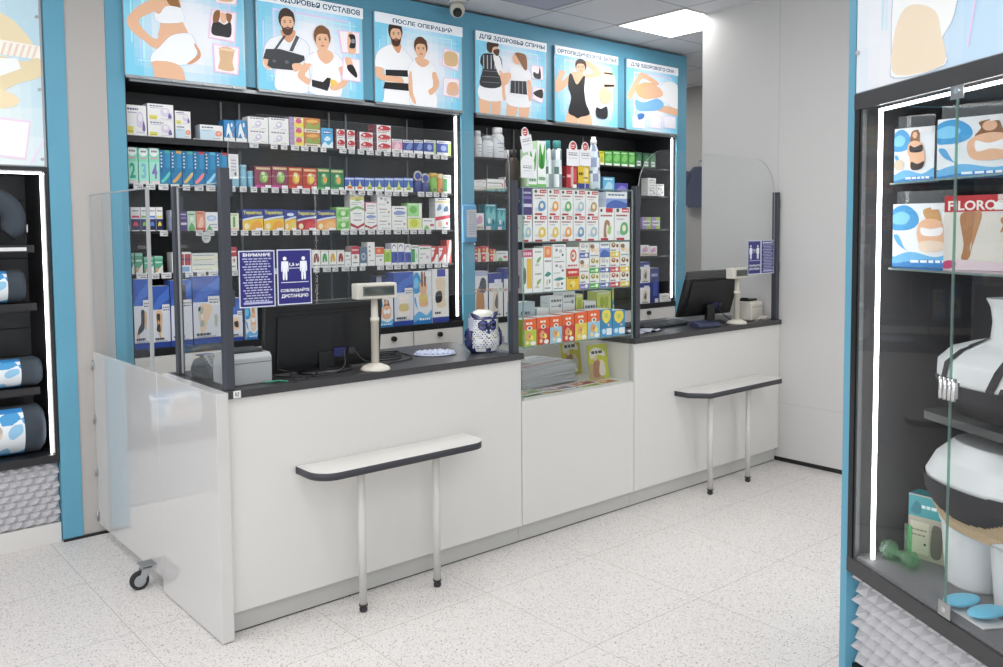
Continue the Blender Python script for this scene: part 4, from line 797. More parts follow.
kind('brightg', 'bright green carton', lambda: A().R(0, 0, 1, 1, '54a84a').S([(.1, .4), (.5, .8), (.9, .6), (.6, .3)], '84c874').R(.1, 0, .9, .16, 'f0f4ee').L(.1, .9, .84, .07, 'e0f0d8', 3), '448c3c')
kind('yellowc', 'yellow carton', lambda: A().R(0, 0, 1, 1, 'e4d83c').R(0, 0, 1, .15, 'f4f4ec').S([(.2, .3), (.5, .7), (.8, .3)], 'a8c04a').L(.1, .9, .84, .07, '8a8420', 3), 'ccc034')
kind('redtin', 'red and white carton under round talker', lambda: A().R(0, 0, 1, 1, 'a8262e').R(.4, .1, .6, .95, 'd8a0a0').R(.62, .3, .95, .9, 'c85058').L(.05, .38, .5, .12, 'f0d0d0', 2).R(.6, .02, .95, .2, 'e8e8e8'), '8c1e26')
kind('yelltin', 'yellow blue carton under round talker', lambda: A().R(0, .25, 1, 1, 'd8b82c').R(0, 0, 1, .25, '34408c').R(.5, .35, .9, .9, 'f0e08a').L(.06, .46, .6, .12, '50481c', 2).L(.5, .9, .45, .08, '80742c', 2), 'b89c24')
kind('cyanbox', 'pale cyan carton', lambda: A().R(0, 0, 1, 1, '6ab8e0').S([(.1, .2), (.4, .7), (.8, .6), (.7, .2)], 'b8e0f4').L(.1, .9, .84, .08, 'f0f8fc', 3), '5aa4cc')
kind('violetbox', 'violet blue carton', lambda: A().R(0, 0, 1, 1, '5a54b0').S([(.1, .3), (.5, .8), (.9, .5), (.5, .2)], '9088d4').R(.45, .05, .9, .35, 'd8d8ec'), '4c4698')
kind('tealpat', 'teal patterned carton', lambda: A().R(0, 0, 1, 1, '3a98a8').S([(.1, .5), (.3, .9), (.5, .6), (.8, .85), (.9, .4), (.5, .25)], '7cc8cc').E(.35, .35, .12, .12, 'e8f0f0').E(.7, .3, .1, .12, '1f6a80').R(.1, .0, .5, .14, 'f0d8dc').L(.1, .9, .92, .05, 'e0f0f4', 4), '2f8494')
kind('redblock', 'red and cream block carton', lambda: A().R(0, .6, 1, 1, 'd0424a').R(0, 0, .55, .5, 'd84a50').R(.0, .5, 1, .6, 'f0e8d8').R(.6, .1, .9, .9, 'eadcc0').E(.3, .78, .13, .1, 'f4c860').E(.3, .25, .13, .1, 'f0e0d0'), 'b8383e')
kind('longpack', 'long white medicine pack', lambda: A().R(0, .14, 1, .24, 'd8d490').L(.04, .9, .6, .1, '8a9098', 8).R(.0, 0, 1, .12, 'e8dcd8').E(.9, .5, .05, .2, 'e08a98').L(.1, .8, .34, .06, 'b0b0a8', 7), 'd8d8d4', depth=.1)
kind('photo', 'white carton with tan photo', lambda: A().S([(.1, .05), (.15, .6), (.6, .65), (.7, .1)], 'c49468').S([(.3, .6), (.5, .85), (.85, .8), (.8, .55)], '4c5058').R(0, .9, 1, 1, 'b8c0dc').L(.4, .95, .12, .05, '808088', 3), '44508c', depth=.08, nm='orthosis_box')
kind('photo2', 'blue white carton with small photos', lambda: A().R(0, .78, 1, 1, '3a4894').R(.4, .7, .9, .86, 'e8e8f0').S([(.3, .1), (.35, .6), (.7, .6), (.65, .1)], 'e4d4c4').S([(.4, .3), (.6, .55), (.62, .2)], '606468').L(.2, .8, .04, .04, '606070', 3), '3c4888', depth=.08, nm='orthosis_box')
kind('limepur', 'lime and purple carton', lambda: A().R(0, 0, .5, 1, 'a48cc0').R(.5, 0, 1, 1, 'a8c85a').R(.1, .3, .9, .7, 'e4e4e8').L(.15, .85, .42, .16, '707078', 3), '9a84b4')
kind('pinkyw', 'white carton with pink tint', lambda: A().R(0, 0, 1, .3, 'e8dcc8').E(.6, .6, .26, .26, 'e4a8c0').E(.3, .5, .16, .2, 'c8a8d8').L(.1, .9, .08, .1, '9090a0', 4), 'd8d0d4')
kind('navybox', 'navy blue carton', lambda: A().R(0, 0, 1, 1, '2c3a80').R(.3, .2, .8, .6, '4a5cac').L(.1, .8, .76, .08, 'b8c0e0', 3).R(.5, 0, .9, .12, 'e4e4ea'), '26326e')

MESHC = {}
def carton_mesh(k, w_, h_, d_):
    key = (k, round(w_, 3), round(h_, 3), round(d_, 3))
    if key in MESHC: return MESHC[key]
    q = K[k]; m = MB(); e = .0006
    m.box(0, 0, 0, w_, d_, h_, q['m'], q['base'], dict(left=q['side'], right=q['side'], top=q['top'], back=q['side']))
    a = q['art'](); a.clip(); a.put(m, lambda u, v, d: (w_*u, -d, h_*v), q['m'], .00025, .0004)
    # tuck flap seams on the sides and the lid
    Art().R(.12, .0, .14, 1, 'b8b8b6').L(.2, .85, .5, .05, 'b4b4b4', 4).put(m, lambda u, v, d: (-d, d_*(1-u), h_*v), q['m'], .0002, .0003)
    Art().R(0, .88, 1, .90, 'c4c4c2').put(m, lambda u, v, d: (w_*u, d_*v, h_+d), q['m'], .0002, .0003)
    me = mesh_of(m, q['nm']); MESHC[key] = me; return me
ORD = ['leftmost', 'second from left', 'third from left', 'fourth from left', 'fifth from left', 'sixth from left', 'seventh from left', 'eighth from left', 'ninth from left']
def row(place, Y, z, items, dmax=.3, gap=.0006, grp='cartons', xmin=-9, xmax=99, zmax=9):
    """items: (x0px, x1px, ytop px, [kinds bottom->top])   placed on the plane Y standing on height z"""
    seen = {}; placed = []
    for it in items:
        x0, x1, yt, ks = it[:4]; yoff = it[4] if len(it) > 4 else 0; zb = z+.0006
        if len(it) > 5: zb = it[5]
        if isinstance(ks, str): ks = [ks]
        a = x_on(x0, Y+yoff, z+.03)+gap; b = x_on(x1, Y+yoff, z+.03)-gap
        a = max(a, xmin); b = min(b, xmax)
        H = min(z_on(yt, (a+b)/2, Y+yoff), zmax)-zb; h_ = H/len(ks)
        for lv, k in enumerate(ks): placed.append([k, a, b-a, h_-.0008, Y+yoff, zb+lv*h_, lv, len(ks)])
    cols = {}
    for p in placed: cols.setdefault(p[0], set()).add(round(p[1], 4))
    cols = {k: sorted(v) for k, v in cols.items()}
    cnt = {}
    for p in placed: cnt[(p[0], round(p[1], 4))] = cnt.get((p[0], round(p[1], 4)), 0)+1
    seenc = {}
    for k, x, w_, h_, y, zz, lv, nl in placed:
        q = K[k]; c = cols[k]; key = (k, round(x, 4)); j = seenc.get(key, 0); seenc[key] = j+1
        words = []
        if len(c) > 1: words.append('rightmost' if round(x, 4) == c[-1] else ORD[c.index(round(x, 4))])
        if cnt[key] > 1: words.append({2: ['lower', 'upper'], 3: ['bottom', 'middle', 'top']}[cnt[key]][j])
        lab = (', '.join(words)+' ' if words else '')+q['desc']+', '+place
        o = link(q['nm'], carton_mesh(k, w_, h_, min(q['depth'], dmax)), None, loc=(x, y, zz))
        tag(o, lab, q['cat'], grp+' on '+place)
        ALLP.append(o)
ALLP = []
YP = YB+.068
P1 = "left wall cabinet's %s shelf"
row(P1 % 'top', YP, 1.965, [(126, 147, 105, 'lavender'), (148, 174, 104, ['lavender', 'lavender']), (175.5, 191, 111, ['coral', 'lavender']), (200, 223, 125, 'coral'),
  (224, 235, 120, 'bluewhite'), (236, 247, 120, 'bluewhite'), (248, 268.5, 117, ['lilac', 'lilac']), (269, 289, 118, ['lilac', 'lilac']), (289.5, 304, 117, ['lilyel', 'lilyel', 'lilyel']), (304.5, 320.5, 118, ['orangegreen', 'orangegreen']),
  (321.5, 333, 128, 'skyblue'), (335, 345, 129, ['redwhite', 'redwhite']), (345.5, 355, 130, ['redwhite', 'redwhite']), (357, 373, 132, ['redwhite', 'redwhite']), (374, 391, 125, ['redwhite', 'redwhite', 'redwhite']),
  (392, 402.5, 139, 'pinkw'), (403, 413, 140, 'navyw'), (414, 423, 140, 'navyw'), (424, 436, 140, 'navyg'), (437, 451, 141, 'navyg')], xmin=1.3865, xmax=3.4465, zmax=9)
row(P1 % 'second', YP, 1.722, [(127, 138.5, 147, 'mint2'), (139, 149, 148, 'mint3'), (149.5, 160, 148, 'mint4')]+[(160+i*11.3, 171+i*11.3, 150+i*.5, 'denta%d' % i) for i in range(6)]+
  [(229, 239, 154, 'greytall')]+[(255, 271.5, 166, 'maroon'), (272, 288, 166, 'maroon'), (288.5, 302.5, 167, 'redor'), (303, 317, 168, 'redor'), (317.5, 330, 168, 'greenc'), (330.5, 344, 169, 'greenc'),
  (345, 354.5, 177, 'dropred'), (355, 364.5, 177, 'dropred')]+[(365+i*9.7, 374.3+i*9.7, 177.5, 'dropyel') for i in range(5)]+[(443.5, 451, 175, 'whitegreen')], xmin=1.3865, xmax=3.4465, zmax=1.95)
row(P1 % 'third', YP, 1.485, [(126, 130.5, 196, 'vitamagenta'), (131, 140.5, 207, 'vitared'), (141, 148, 207, 'vitagreen'), (148.5, 156, 207, 'vitablue'), (156.5, 163, 207, 'vitayellow'),
  (171, 179, 210, 'bluepack'), (179.5, 187, 211, 'purplepack'), (187.5, 196, 211, 'palegreen'), (196.5, 205, 211, 'salmon'), (205.5, 218, 212, 'whiteoval'), (229.5, 239, 213, 'cream'),
  (242.5, 263.5, 209, 'fluyel'), (264, 284, 209, 'fluyel'), (284.5, 296.5, 210, 'flunar'), (297, 316.5, 210, 'fluberry'), (317, 336, 210, 'fluor'), (336.5, 350, 207, ['limestack', 'limestack']),
  (350.5, 364.5, 192, ['redbase', 'greenw', 'goldw']), (365, 377, 202, ['redbase', 'bluewash', 'magw']), (377.5, 391.5, 194, ['plainw', 'plainw', 'dotw']), (392, 407, 206, ['plainw', 'bluewash']), (407.5, 422, 203, ['yelgreen', 'appleg']), (422.5, 435, 218, 'wred'), (435.5, 450, 198, ['redflower', 'bluedot'])], xmin=1.3865, xmax=3.4465, zmax=1.708)
row(P1 % 'fourth', YP, 1.267, [(127, 134.5, 253, 'teal'), (135, 143, 253, 'teal'), (144, 154, 257, 'teal'), (154.5, 163, 256, 'teal'), (172, 191.5, 252, 'redpack'), (192, 218, 253, ['paleyel', 'paleyel']), (231, 237, 247, 'medred'),
  (258, 273, 250, 'paleyel'), (312, 320.5, 250, 'shbrown'), (321, 328.5, 250, 'shgreen'), (329, 336.5, 250, 'shyellow'), (337, 344.5, 250, 'shred'), (345, 351, 252, 'plainw'), (351.5, 359.5, 246, 'medred'), (360, 367, 247, 'greyblue'),
  (367.5, 375, 242, 'whitetall'), (375.5, 384, 247, 'orangetop'), (384.5, 391, 249, 'lime'), (391.5, 397.5, 243, 'arcblue'), (398, 404.5, 243, 'arcblue'), (405, 411, 244, 'arcblue'), (411.5, 418.5, 245, 'whitegreen'), (419, 431, 245, 'greentext'), (431.5, 438.5, 246, 'redwave'), (439, 446.5, 246, 'redwave'), (447, 451.5, 240, 'redtri')], xmin=1.3865, xmax=3.4465, zmax=1.471)
row(P1 % 'bottom', YB+.012, .889, [(130, 152, 279, 'oankle'), (153.5, 171, 286, 'oknee', .01), (172, 193, 280, 'oknee'), (194, 221, 276, 'obrace'), (231, 243, 298, 'oshould'), (246, 258, 304, 'under2'), (377, 394, 276, 'bluebk', .14), (375, 393.5, 297, 'under0'), (394.5, 413.5, 272, 'owaist'), (414, 432, 271, 'under3'), (432.5, 449, 269, 'waistw')], xmin=1.3865, xmax=3.4465, zmax=1.253)
P2 = "right wall cabinet's %s shelf"
row(P2 % 'top', YP, 1.972, [(599.5, 604, 151, 'yellowc'), (604.5, 612.5, 151, 'brightg'), (613, 620.5, 151, 'brightg'), (621, 628, 151.5, 'brightg'), (628.5, 635, 152, 'brightg'), (635.5, 642, 152, 'darkgreen'), (643, 649.5, 153, 'darkgreen'), (650, 656, 153.5, 'darkgreen')], xmin=3.5785, xmax=5.67, zmax=9)
row(P2 % 'second', YP, 1.75, [(474, 486, 180, ['longpack', 'plainw']), (487, 504, 179, 'longpack'), (505, 512, 177, 'redflower'), (603, 614.5, 177, 'cyanbox'), (615, 628, 183, 'violetbox'), (648, 656, 178, ['dotw', 'plainw']), (656.5, 664, 184, 'dotw')], xmin=3.5785, xmax=5.67, zmax=1.95)
row(P2 % 'third', YP, 1.483, [(474, 484, 213, 'pinkyw'), (485, 496.5, 204, 'tealpat'), (497, 506, 208, 'tealpat'), (642, 651, 217, 'limepur'), (651.5, 660, 217, 'limepur')], xmin=3.5785, xmax=5.67, zmax=1.708)
row(P2 % 'fourth', YP, 1.267, [(474, 481, 247, 'redblock'), (481.5, 489, 246, 'redblock'), (489.5, 496, 249, 'redblock'), (496.5, 508, 251, 'wred'), (641, 649, 245, 'pinkyw'), (649.5, 657, 246, 'pinkyw')], xmin=3.5785, xmax=5.67, zmax=1.471)
row(P2 % 'bottom', YB+.012, .889, [(474, 488, 271, 'photo'), (489, 503, 273, 'photo2'), (504, 514, 268, 'photo2'), (640, 650, 262, ['photo2', 'photo2']), (650.5, 659, 268, 'navybox'), (660, 671, 294, 'plainw')], xmin=3.5785, xmax=5.67, zmax=1.253)
# showcase rows
YS = SY0+.015
P3 = "showcase's %s row"
row(P3 % 'top', YS, 1.42, [(522, 532, 187.5, ['babyp', 'purplepack']), (533, 547.5, 187, ['babyy', 'babyb']), (548, 560, 187, ['babyy', 'babyo']), (560.5, 573, 187.5, ['babyo', 'babyg']), (573.5, 585.5, 188, ['babyb', 'babyp']), (586, 598.5, 188, ['babyp', 'babyt']), (599, 614, 207, 'oats'), (614.5, 630.5, 207, 'babyg')], xmin=2.6675, xmax=3.4235, zmax=1.669)
row(P3 % 'top upper', YS, 1.42, [(606, 627, 192, 'bluewhite2', 0, 1.5835)], xmin=2.6675, xmax=3.4235, zmax=1.669)
row(P3 % 'second', YS, 1.18, [(522, 532.5, 250, 'magtop'), (533, 543.5, 248, ['leafw', 'leafw']), (544, 552, 246, ['tealw', 'orangep']), (552.5, 566, 244, ['tealw', 'dotw', 'dotw']), (566.5, 579, 247, ['redyel', 'redring']),
  (579.5, 589, 242, ['cookp', 'faces', 'cookn']), (589.5, 599.5, 242, ['cookg', 'cookg', 'faces']), (600, 609.5, 241, ['cookn', 'cookn', 'bluewhite2']), (610, 619.5, 240, ['cookr', 'cookr', 'cooky']), (620, 629.5, 240, ['cooky', 'cooky', 'faces'])], xmin=2.6675, xmax=3.4235, zmax=1.412)
row(P3 % 'third', YS, .928, [(522.5, 536.5, 319, 'snackl'), (537, 549.5, 317, 'snackr'), (550, 562, 316, 'snackb'), (562.5, 574.5, 314, 'snackr'), (575, 587, 312, 'snacky'), (587.5, 600, 310, 'snackb'), (600.5, 612, 309, 'shield'), (612.5, 625, 310, 'shield')], xmin=2.6675, xmax=3.4235, zmax=1.172)
row("behind the showcase's orange cartons", YS+.11, .928, [(517, 535, 302, 'cyanpack'), (537, 549, 308, 'wipes'), (550, 562.5, 296, ['wipes', 'wipes', 'wipes']), (563, 575, 291, ['wipes', 'wipes', 'wipes']), (576, 583, 294, ['wipes', 'limebox']), (584, 596, 301, ['cooky', 'wipes']), (597, 611, 291, ['cookp', 'limebox']), (612, 624, 288, ['shield', 'tealshield'])], xmin=2.6675, xmax=3.4235, zmax=1.172)
# ================================================================== BOTTLES, TINS, TALKERS
def bottle(name, x, y, z, prof, capprof, lab, cat, bm, bc, cm, cc, grp=None, cf=None, sx=1, sy=1, n=20, art=None):
    t = thing(name, (x, y, z+.0006), lab, cat, grp)
    m = MB(); m.lathe(prof, 0, 0, bm, None if cf else bc, n, sx, sy, cf=(lambda a, b, c: hexc(cf(a, b, c))) if cf else None)
    if art:
        r = art[1]; a = art[0]; a.put(m, lambda u, v, d: ((r+d)*math.sin((u-.5)*1.6)*sx, -(r+d)*math.cos((u-.5)*1.6)*sy, art[2]+v*(art[3]-art[2])), PRINT, .0004, .0006)
    m.build('body', t)
    if capprof: MB().lathe(capprof, 0, 0, cm, cc, n, sx, sy).build('cap', t)
    return t
def tex(h): return hexc(h)
# row 2 small items on the left wall cabinet's second shelf
for x0, x1, yt, l in ((239.5, 246.5, 165, 'taller light blue round tub'), (247.5, 253, 171, 'shorter light blue round tub')):
    a_, b_ = x_on(x0, YP+.03, 1.74), x_on(x1, YP+.03, 1.74); r = (b_-a_)/2; H = z_on(yt, (a_+b_)/2, YP+.03)-1.723
    bottle('round_tub', (a_+b_)/2, YP+.03, 1.7225, [(r*.9, 0), (r, .004), (r, H*.82), (r*.95, H*.84)], [(r*1.02, H*.84), (r*1.02, H*.98), (r*.9, H)], l+" left of the maroon cartons, left wall cabinet's second shelf", 'tub', PRINT, '8cc4dc', PRINT, 'a8d4e8')
for x0, x1, yt, l in ((413.5, 420.5, 172, 'left'), (421, 428, 175, 'right')):
    a_, b_ = x_on(x0, YP+.03, 1.74), x_on(x1, YP+.03, 1.74); r = (b_-a_)/2; H = z_on(yt, (a_+b_)/2, YP+.03)-1.723
    t = bottle('blue_tin', (a_+b_)/2, YP+.03, 1.7225, [(r*.95, 0), (r, .003), (r, H*.55), (r*.9, H*.57)], None, 'small navy tub under silver ring, %s of two, left wall cabinet\'s second shelf' % l, 'tub', PRINT, '2c3c80', None, None)
    m = MB(); m.prism([(r*1.25*math.cos(2*PI*k/20), H*.8+r*1.25*math.sin(2*PI*k/20)) for k in range(20)], -.012, -.006, CHROME, None, 'y'); m.prism([(r*.8*math.cos(2*PI*k/16), H*.8+r*.8*math.sin(2*PI*k/16)) for k in range(16)], -.0135, -.0122, PRINT, '34489a', 'y'); m.box(-.003, -.012, H*.5, .003, -.006, H*.62, CHROME); m.build('ring_topper', t)
for x0, x1, yt, c, cc, l in ((429.5, 436, 173, '7ab84c', 'd8b04c', 'green tub with orange lid'), (436.5, 442.5, 174, 'e09a4c', 'dccfa0', 'orange tub with cream lid')):
    a_, b_ = x_on(x0, YP+.03, 1.74), x_on(x1, YP+.03, 1.74); r = (b_-a_)/2; H = z_on(yt, (a_+b_)/2, YP+.03)-1.723
    bottle('round_tub', (a_+b_)/2, YP+.03, 1.7225, [(r*.9, 0), (r, .004), (r, H*.74), (r*.95, H*.76)], [(r*1.04, H*.76), (r*1.04, H*.97), (r*.9, H)], l+", left wall cabinet's second shelf", 'tub', PRINT, c, PRINT, cc, art=(A().R(0, .1, 1, .4, 'f0f0e0').L(.2, .8, .2, .1, '606060', 3), r, .0, H*.7))
# white bottles at the left of the right wall cabinet's top shelf
for x0, x1, yt, l, cc in ((474, 481, 131, 'narrow white bottle with blue print', 'e8ecf4'), (482, 491.5, 136, 'white tub with grey lid', 'd4d8da'), (492, 502.5, 128, 'tall white bottle with wide round cap', 'eceeee'), (503, 511.5, 148, 'white cup with dark blue spot', '3a3a90')):
    a_, b_ = x_on(x0, YP+.04, 2.0), x_on(x1, YP+.04, 2.0); r = (b_-a_)/2; H = z_on(yt, (a_+b_)/2, YP+.04)-1.973
    ar = A().L(.1, .9, .7, .05, '7080b0', 3).L(.1, .9, .5, .04, '90a0b8', 3).L(.2, .8, .3, .04, '9098a8', 3)
    if cc == '3a3a90': ar = A().E(.4, .35, .4, .3, '3a3a90')
    bottle('white_bottle', (a_+b_)/2, YP+.04, 1.9725, [(r*.93, 0), (r, .006), (r, H*.70), (r*.78, H*.78), (r*.6, H*.8)], [(r*.74, H*.8), (r*.76, H*.98), (r*.66, H)] if cc != '3a3a90' else None, l+", right wall cabinet's top shelf", 'bottle', PRINT, 'e4e6e8', PRINT, cc, art=(ar, r, .0, H*.66))
# items standing on the roof glass of the showcase
ZR = 1.6785; YR = 3.05
def roofx(px): return x_on(px, YR, 1.75)
def rooftop(k, x0, x1, yt, desc, dy=0):
    a_, b_ = roofx(x0)+.001, roofx(x1)-.001; h_ = z_on(yt, (a_+b_)/2, YR)-ZR
    o = link(K[k]['nm'], carton_mesh(k, b_-a_, h_, .055), None, loc=(a_, YR+dy, ZR+.0004)); tag(o, desc, 'box'); return o
rooftop('greenb', 528, 537, 149, 'green leaf patterned pack left on the showcase roof')
rooftop('greenb', 537.5, 546, 141, 'taller green leaf patterned pack right on the showcase roof')
rooftop('redtin', 566.5, 577, 166, 'red carton under round-topped talker on the showcase roof')
rooftop('yelltin', 578, 589, 166, 'yellow and blue carton under round-topped talker on the showcase roof')
for px, yt, c, l in ((550.5, 141, '3f9aa0', 'left'), (561, 141, '4a9a98', 'right')):
    x = roofx(px); H = z_on(yt, x, YR+.03)-ZR; r = .026
    def cfx(u, v, k): return ('e2e8e8', '8a9aa0', 'dfe6e6', '5a7a78', 'e4ecea', 'c8d8d8')[int((v*60+u*7)) % 6]
    bottle('white_tube', x, YR+.03, ZR, [(r*.9, 0), (r, .006), (r, H*.3), (r, H*.45), (r, H*.6), (r*.98, H*.8), (r*.7, H*.84)], [(r*.8, H*.84), (r*.78, H*.98), (r*.7, H)], '%s of two white bottles with teal caps on the showcase roof' % l, 'bottle', PRINT, None, PRINT, c, cf=cfx)
x = roofx(555.5); H = z_on(145, x, YR+.09)-ZR
bottle('orange_bottle', x, YR+.09, ZR, [(.018, 0), (.02, .005), (.02, H*.7), (.014, H*.78)], [(.016, H*.78), (.018, H*.84), (.018, H*.94), (.014, H)], 'bottle with orange cap between two white bottles on the showcase roof', 'bottle', PRINT, 'dce4dc', PRINT, 'e0622a')
x = roofx(595); H = z_on(137, x, YR+.01)-ZR; r = .034
def wcf(u, v, k): return ['b8c8d0', 'd4dcde', '5a6a80', 'dce4e6', '8a94b0', 'e2e8ea', '707c90', 'd0d8dc'][int(v*110+u*9) % 8]
bottle('water_bottle', x, YR+.01, ZR, [(r*.85, 0), (r, .008), (r, H*.15), (r, H*.3), (r*.93, H*.36), (r, H*.42), (r, H*.6), (r*.8, H*.72), (r*.45, H*.84), (r*.4, H*.88)], [(r*.5, H*.87), (r*.5, H*.94), (r*.36, H*.95), (r*.36, H)], 'plastic bottle with blue collar and white cap at right end of the showcase roof', 'bottle', PRINT, None, PRINT, 'f0f2f4', cf=wcf)
x = roofx(521); H = z_on(150, x, YR+.06)-ZR
bottle('brown_bottle', x, YR+.06, ZR, [(.03, 0), (.034, .006), (.034, H*.6), (.022, H*.76), (.015, H*.8)], [(.017, H*.8), (.017, H)], 'dark brown bottle behind the white talkers on the showcase roof', 'bottle', PRINT, '33281e', PRINT, '2a2420')
def talker(x0, x1, y0, y1, dy, lab, tilt=0, disc=None, arch=False):
    """upright printed card with a small foot"""
    a_, b_ = roofx(x0), roofx(x1); zt = z_on(y0, (a_+b_)/2, YR+dy); zb = z_on(y1, (a_+b_)/2, YR+dy)
    W = b_-a_; H = zt-zb; t = thing('shelf_talker', ((a_+b_)/2, YR+dy, ZR+.0006), lab, 'sign')
    pts = [(-W/2, 0), (W/2, 0)]
    if arch: pts += [(W/2*math.cos(PI*k/12), H-W/2*.9+W/2*.9*math.sin(PI*k/12)) for k in range(13)]
    elif disc: pts += [(W/2, H*.66), (W*.3, H*.68)]+[(W*.3*math.cos(PI*k/12)*1.1, H*.72+H*.28*math.sin(PI*k/12)) for k in range(13)]+[(-W*.3, H*.68), (-W/2, H*.66)]
    else: pts += [(W/2, H), (-W/2, H)]
    c_, s_ = math.cos(tilt), math.sin(tilt); bz = zb-ZR
    R_ = lambda p: (p[0]*c_-p[1]*s_, p[0]*s_+p[1]*c_+bz)
    m = MB(); m.prism([R_(p) for p in pts], 0, .0012, PRINT, 'e8e8ea', 'y')
    a = A().L(.15, .85, .5, .035, '8a8a90', 3).L(.15, .85, .42, .035, '505058', 3).L(.2, .8, .3, .02, 'a0a0a8', 4)
    if disc: a.E(.5, .80, .23, .16, 'c04a4c').L(.34, .68, .8, .04, 'f4e0e0', 2).L(.34, .6, .73, .03, 'f4e0e0', 2)
    a.put(m, lambda u, v, d: (R_(((u-.5)*W, v*H))[0], -d, R_(((u-.5)*W, v*H))[1]), PRINT, .0002, .0004); m.build('card', t)
    m = MB(); m.box(-.002, .0013, 0, .002, .0032, bz+H*.3, WMETAL); m.box(-.012, -.014, 0, .012, .0012, .0015, WMETAL); m.build('stem', t)
talker(514.5, 528, 155, 178, -.045, 'white round-topped printed card at left end of the showcase roof', arch=True)
talker(520, 531, 127, 152, -.02, 'tilted white card with red disc above the round-topped card', tilt=.22, disc=True)
talker(566, 578.5, 141, 166, -.006, 'white card with red disc, left of two above the red carton', disc=True)
talker(578.8, 590, 142, 166, -.006, 'white card with red disc, right of two above the yellow carton', disc=True)
# newspapers and booklets on the niche floor
ZN = .6819
def paper_stack(n, x0, y0, wx, wy, z, rz, lab, grp):
    zz = z
    for i in range(n):
        hh = .0095; seed = random.random(); m = MB(); m.box(0, 0, 0, wx, wy, hh, PRINT, 'c9cacb', dict(top='d0d1d3'))
        a = A().L(.05, .7, .82, .1, '4a4c54', 4, i).L(.05, .95, .7, .05, '8a8c90', 6, i).R(.1, .3, .45, .62, 'a09894').L(.5, .95, .55, .02, '909294', 8).L(.5, .95, .48, .02, '909294', 8).L(.5, .95, .4, .02, '909294', 8).R(.05, .08, .9, .22, 'b8a0a0')
        a.put(m, lambda u, v, d: (wx*u, wy*v, hh+d), PRINT, .0001, .0002)
        for k in (.3, .65): m.box(-.0004, -.0004, hh*k, wx+.0004, wy+.0004, hh*k+.0008, PRINT, '8f9092')
        o = m.build('newspaper', None, loc=(x0+random.uniform(-.006, .006), y0+random.uniform(-.006, .006), zz)); o.rotation_euler = (0, 0, rz+random.uniform(-.05, .05)); zz += hh+.0006
        tag(o, lab if i < n-1 else 'topmost folded newspaper of the grey stack in the glass showcase', 'newspaper', grp if i < n-1 else None)
paper_stack(11, 2.79, 3.11, .42, .26, ZN+.0001, .10, 'folded grey newspaper in the stack below the orange cartons', 'newspapers stacked in the showcase')
def booklet(x, y, wx, wy, c1, c2, rz, lab, z=ZN, stand=None, art=None):
    m = MB(); h_ = .004
    a = art or A().R(.04, .04, .96, .96, c1).L(.1, .9, .75, .12, 'f0f0e8', 3, int(x*99)).S([(.15, .15), (.3, .6), (.6, .5), (.8, .65), (.85, .2), (.5, .1)], c2).E(.35, .4, .12, .15, 'e8d0b8').L(.5, .92, .1, .06, '5a5a50', 3)
    if stand is None:
        m.box(0, 0, 0, wx, wy, h_, PRINT, 'd8d8d2'); a.put(m, lambda u, v, d: (wx*u, wy*v, h_+d), PRINT, .00012, .0002); o = m.build('booklet', None, loc=(x, y, z))
        o.rotation_euler = (0, 0, rz)
    else:
        m.box(0, 0, 0, wx, h_, wy, PRINT, c1); a.put(m, lambda u, v, d: (wx*u, -d, wy*v), PRINT, .0002, .0004); o = m.build('booklet', None, loc=(x, y, z)); o.rotation_euler = (stand, 0, rz)
    tag(o, lab, 'booklet'); return o
va = lambda c: A().R(0, 0, 1, 1, c).P([(0, 0), (.75, 0), (.7, .35), (0, .5)], 'b8a070').S([(.1, .8), (.4, .92), (.8, .8), (.85, .65), (.5, .7), (.15, .6)], 'e4e0d8').L(.18, .8, .74, .08, '4c4848', 3).S([(.2, .1), (.25, .5), (.45, .58), (.6, .4), (.55, .1)], 'a87858').S([(.5, .15), (.6, .5), (.8, .45), (.8, .12)], 'd8d4c4').E(.35, .6, .08, .07, 'e4c8a8').E(.66, .5, .08, .06, 'e8d0b4')
booklet(3.245, 3.285, .155, .205, 'c8b84a', 'a07850', .05, 'left of two yellow booklets standing upright beside the newspapers', z=ZN+.0008, stand=-.12, art=va('c8bc48'))
booklet(3.262, 3.10, .145, .185, 'c4c83a', 'b09a70', -.02, 'right of two yellow booklets standing upright beside the newspapers', z=ZN+.0008, stand=-.14, art=va('c0c43c'))
for i, (x, y, wx, wy, c1, c2, rz, l) in enumerate(((2.675, 2.972, .15, .11, '8a9a80', '5a6a58', .03, 'grey green'), (2.825, 2.970, .13, .11, 'c8b070', 'a08858', -.04, 'tan'), (2.958, 2.975, .12, .12, 'a4a0b4', '7a6a88', .05, 'pale violet'), (3.08, 2.972, .15, .11, 'bccf3c', '8aa83a', -.02, 'lime green'), (3.232, 2.975, .13, .10, 'd4a458', 'a86a40', .04, 'orange brown'))):
    booklet(x, y, wx, wy, c1, c2, rz, '%s booklet lying flat along the front glass of the showcase' % l, z=ZN+.0001)
for i, (x, y, wx, wy, c1, c2, rz, l) in enumerate(((2.69, 3.00, .17, .10, 'c4c8c0', '8aa060', .1, 'white and green'), (2.87, 3.0, .17, .09, 'b4a8b0', '886a78', -.08, 'greyish pink'), (3.06, 3.0, .17, .085, 'c08870', '9a3c34', .06, 'reddish brown'))):
    booklet(x, y, wx, wy, c1, c2, rz, '%s booklet lying on the other booklets in the showcase' % l, z=ZN+.0056)

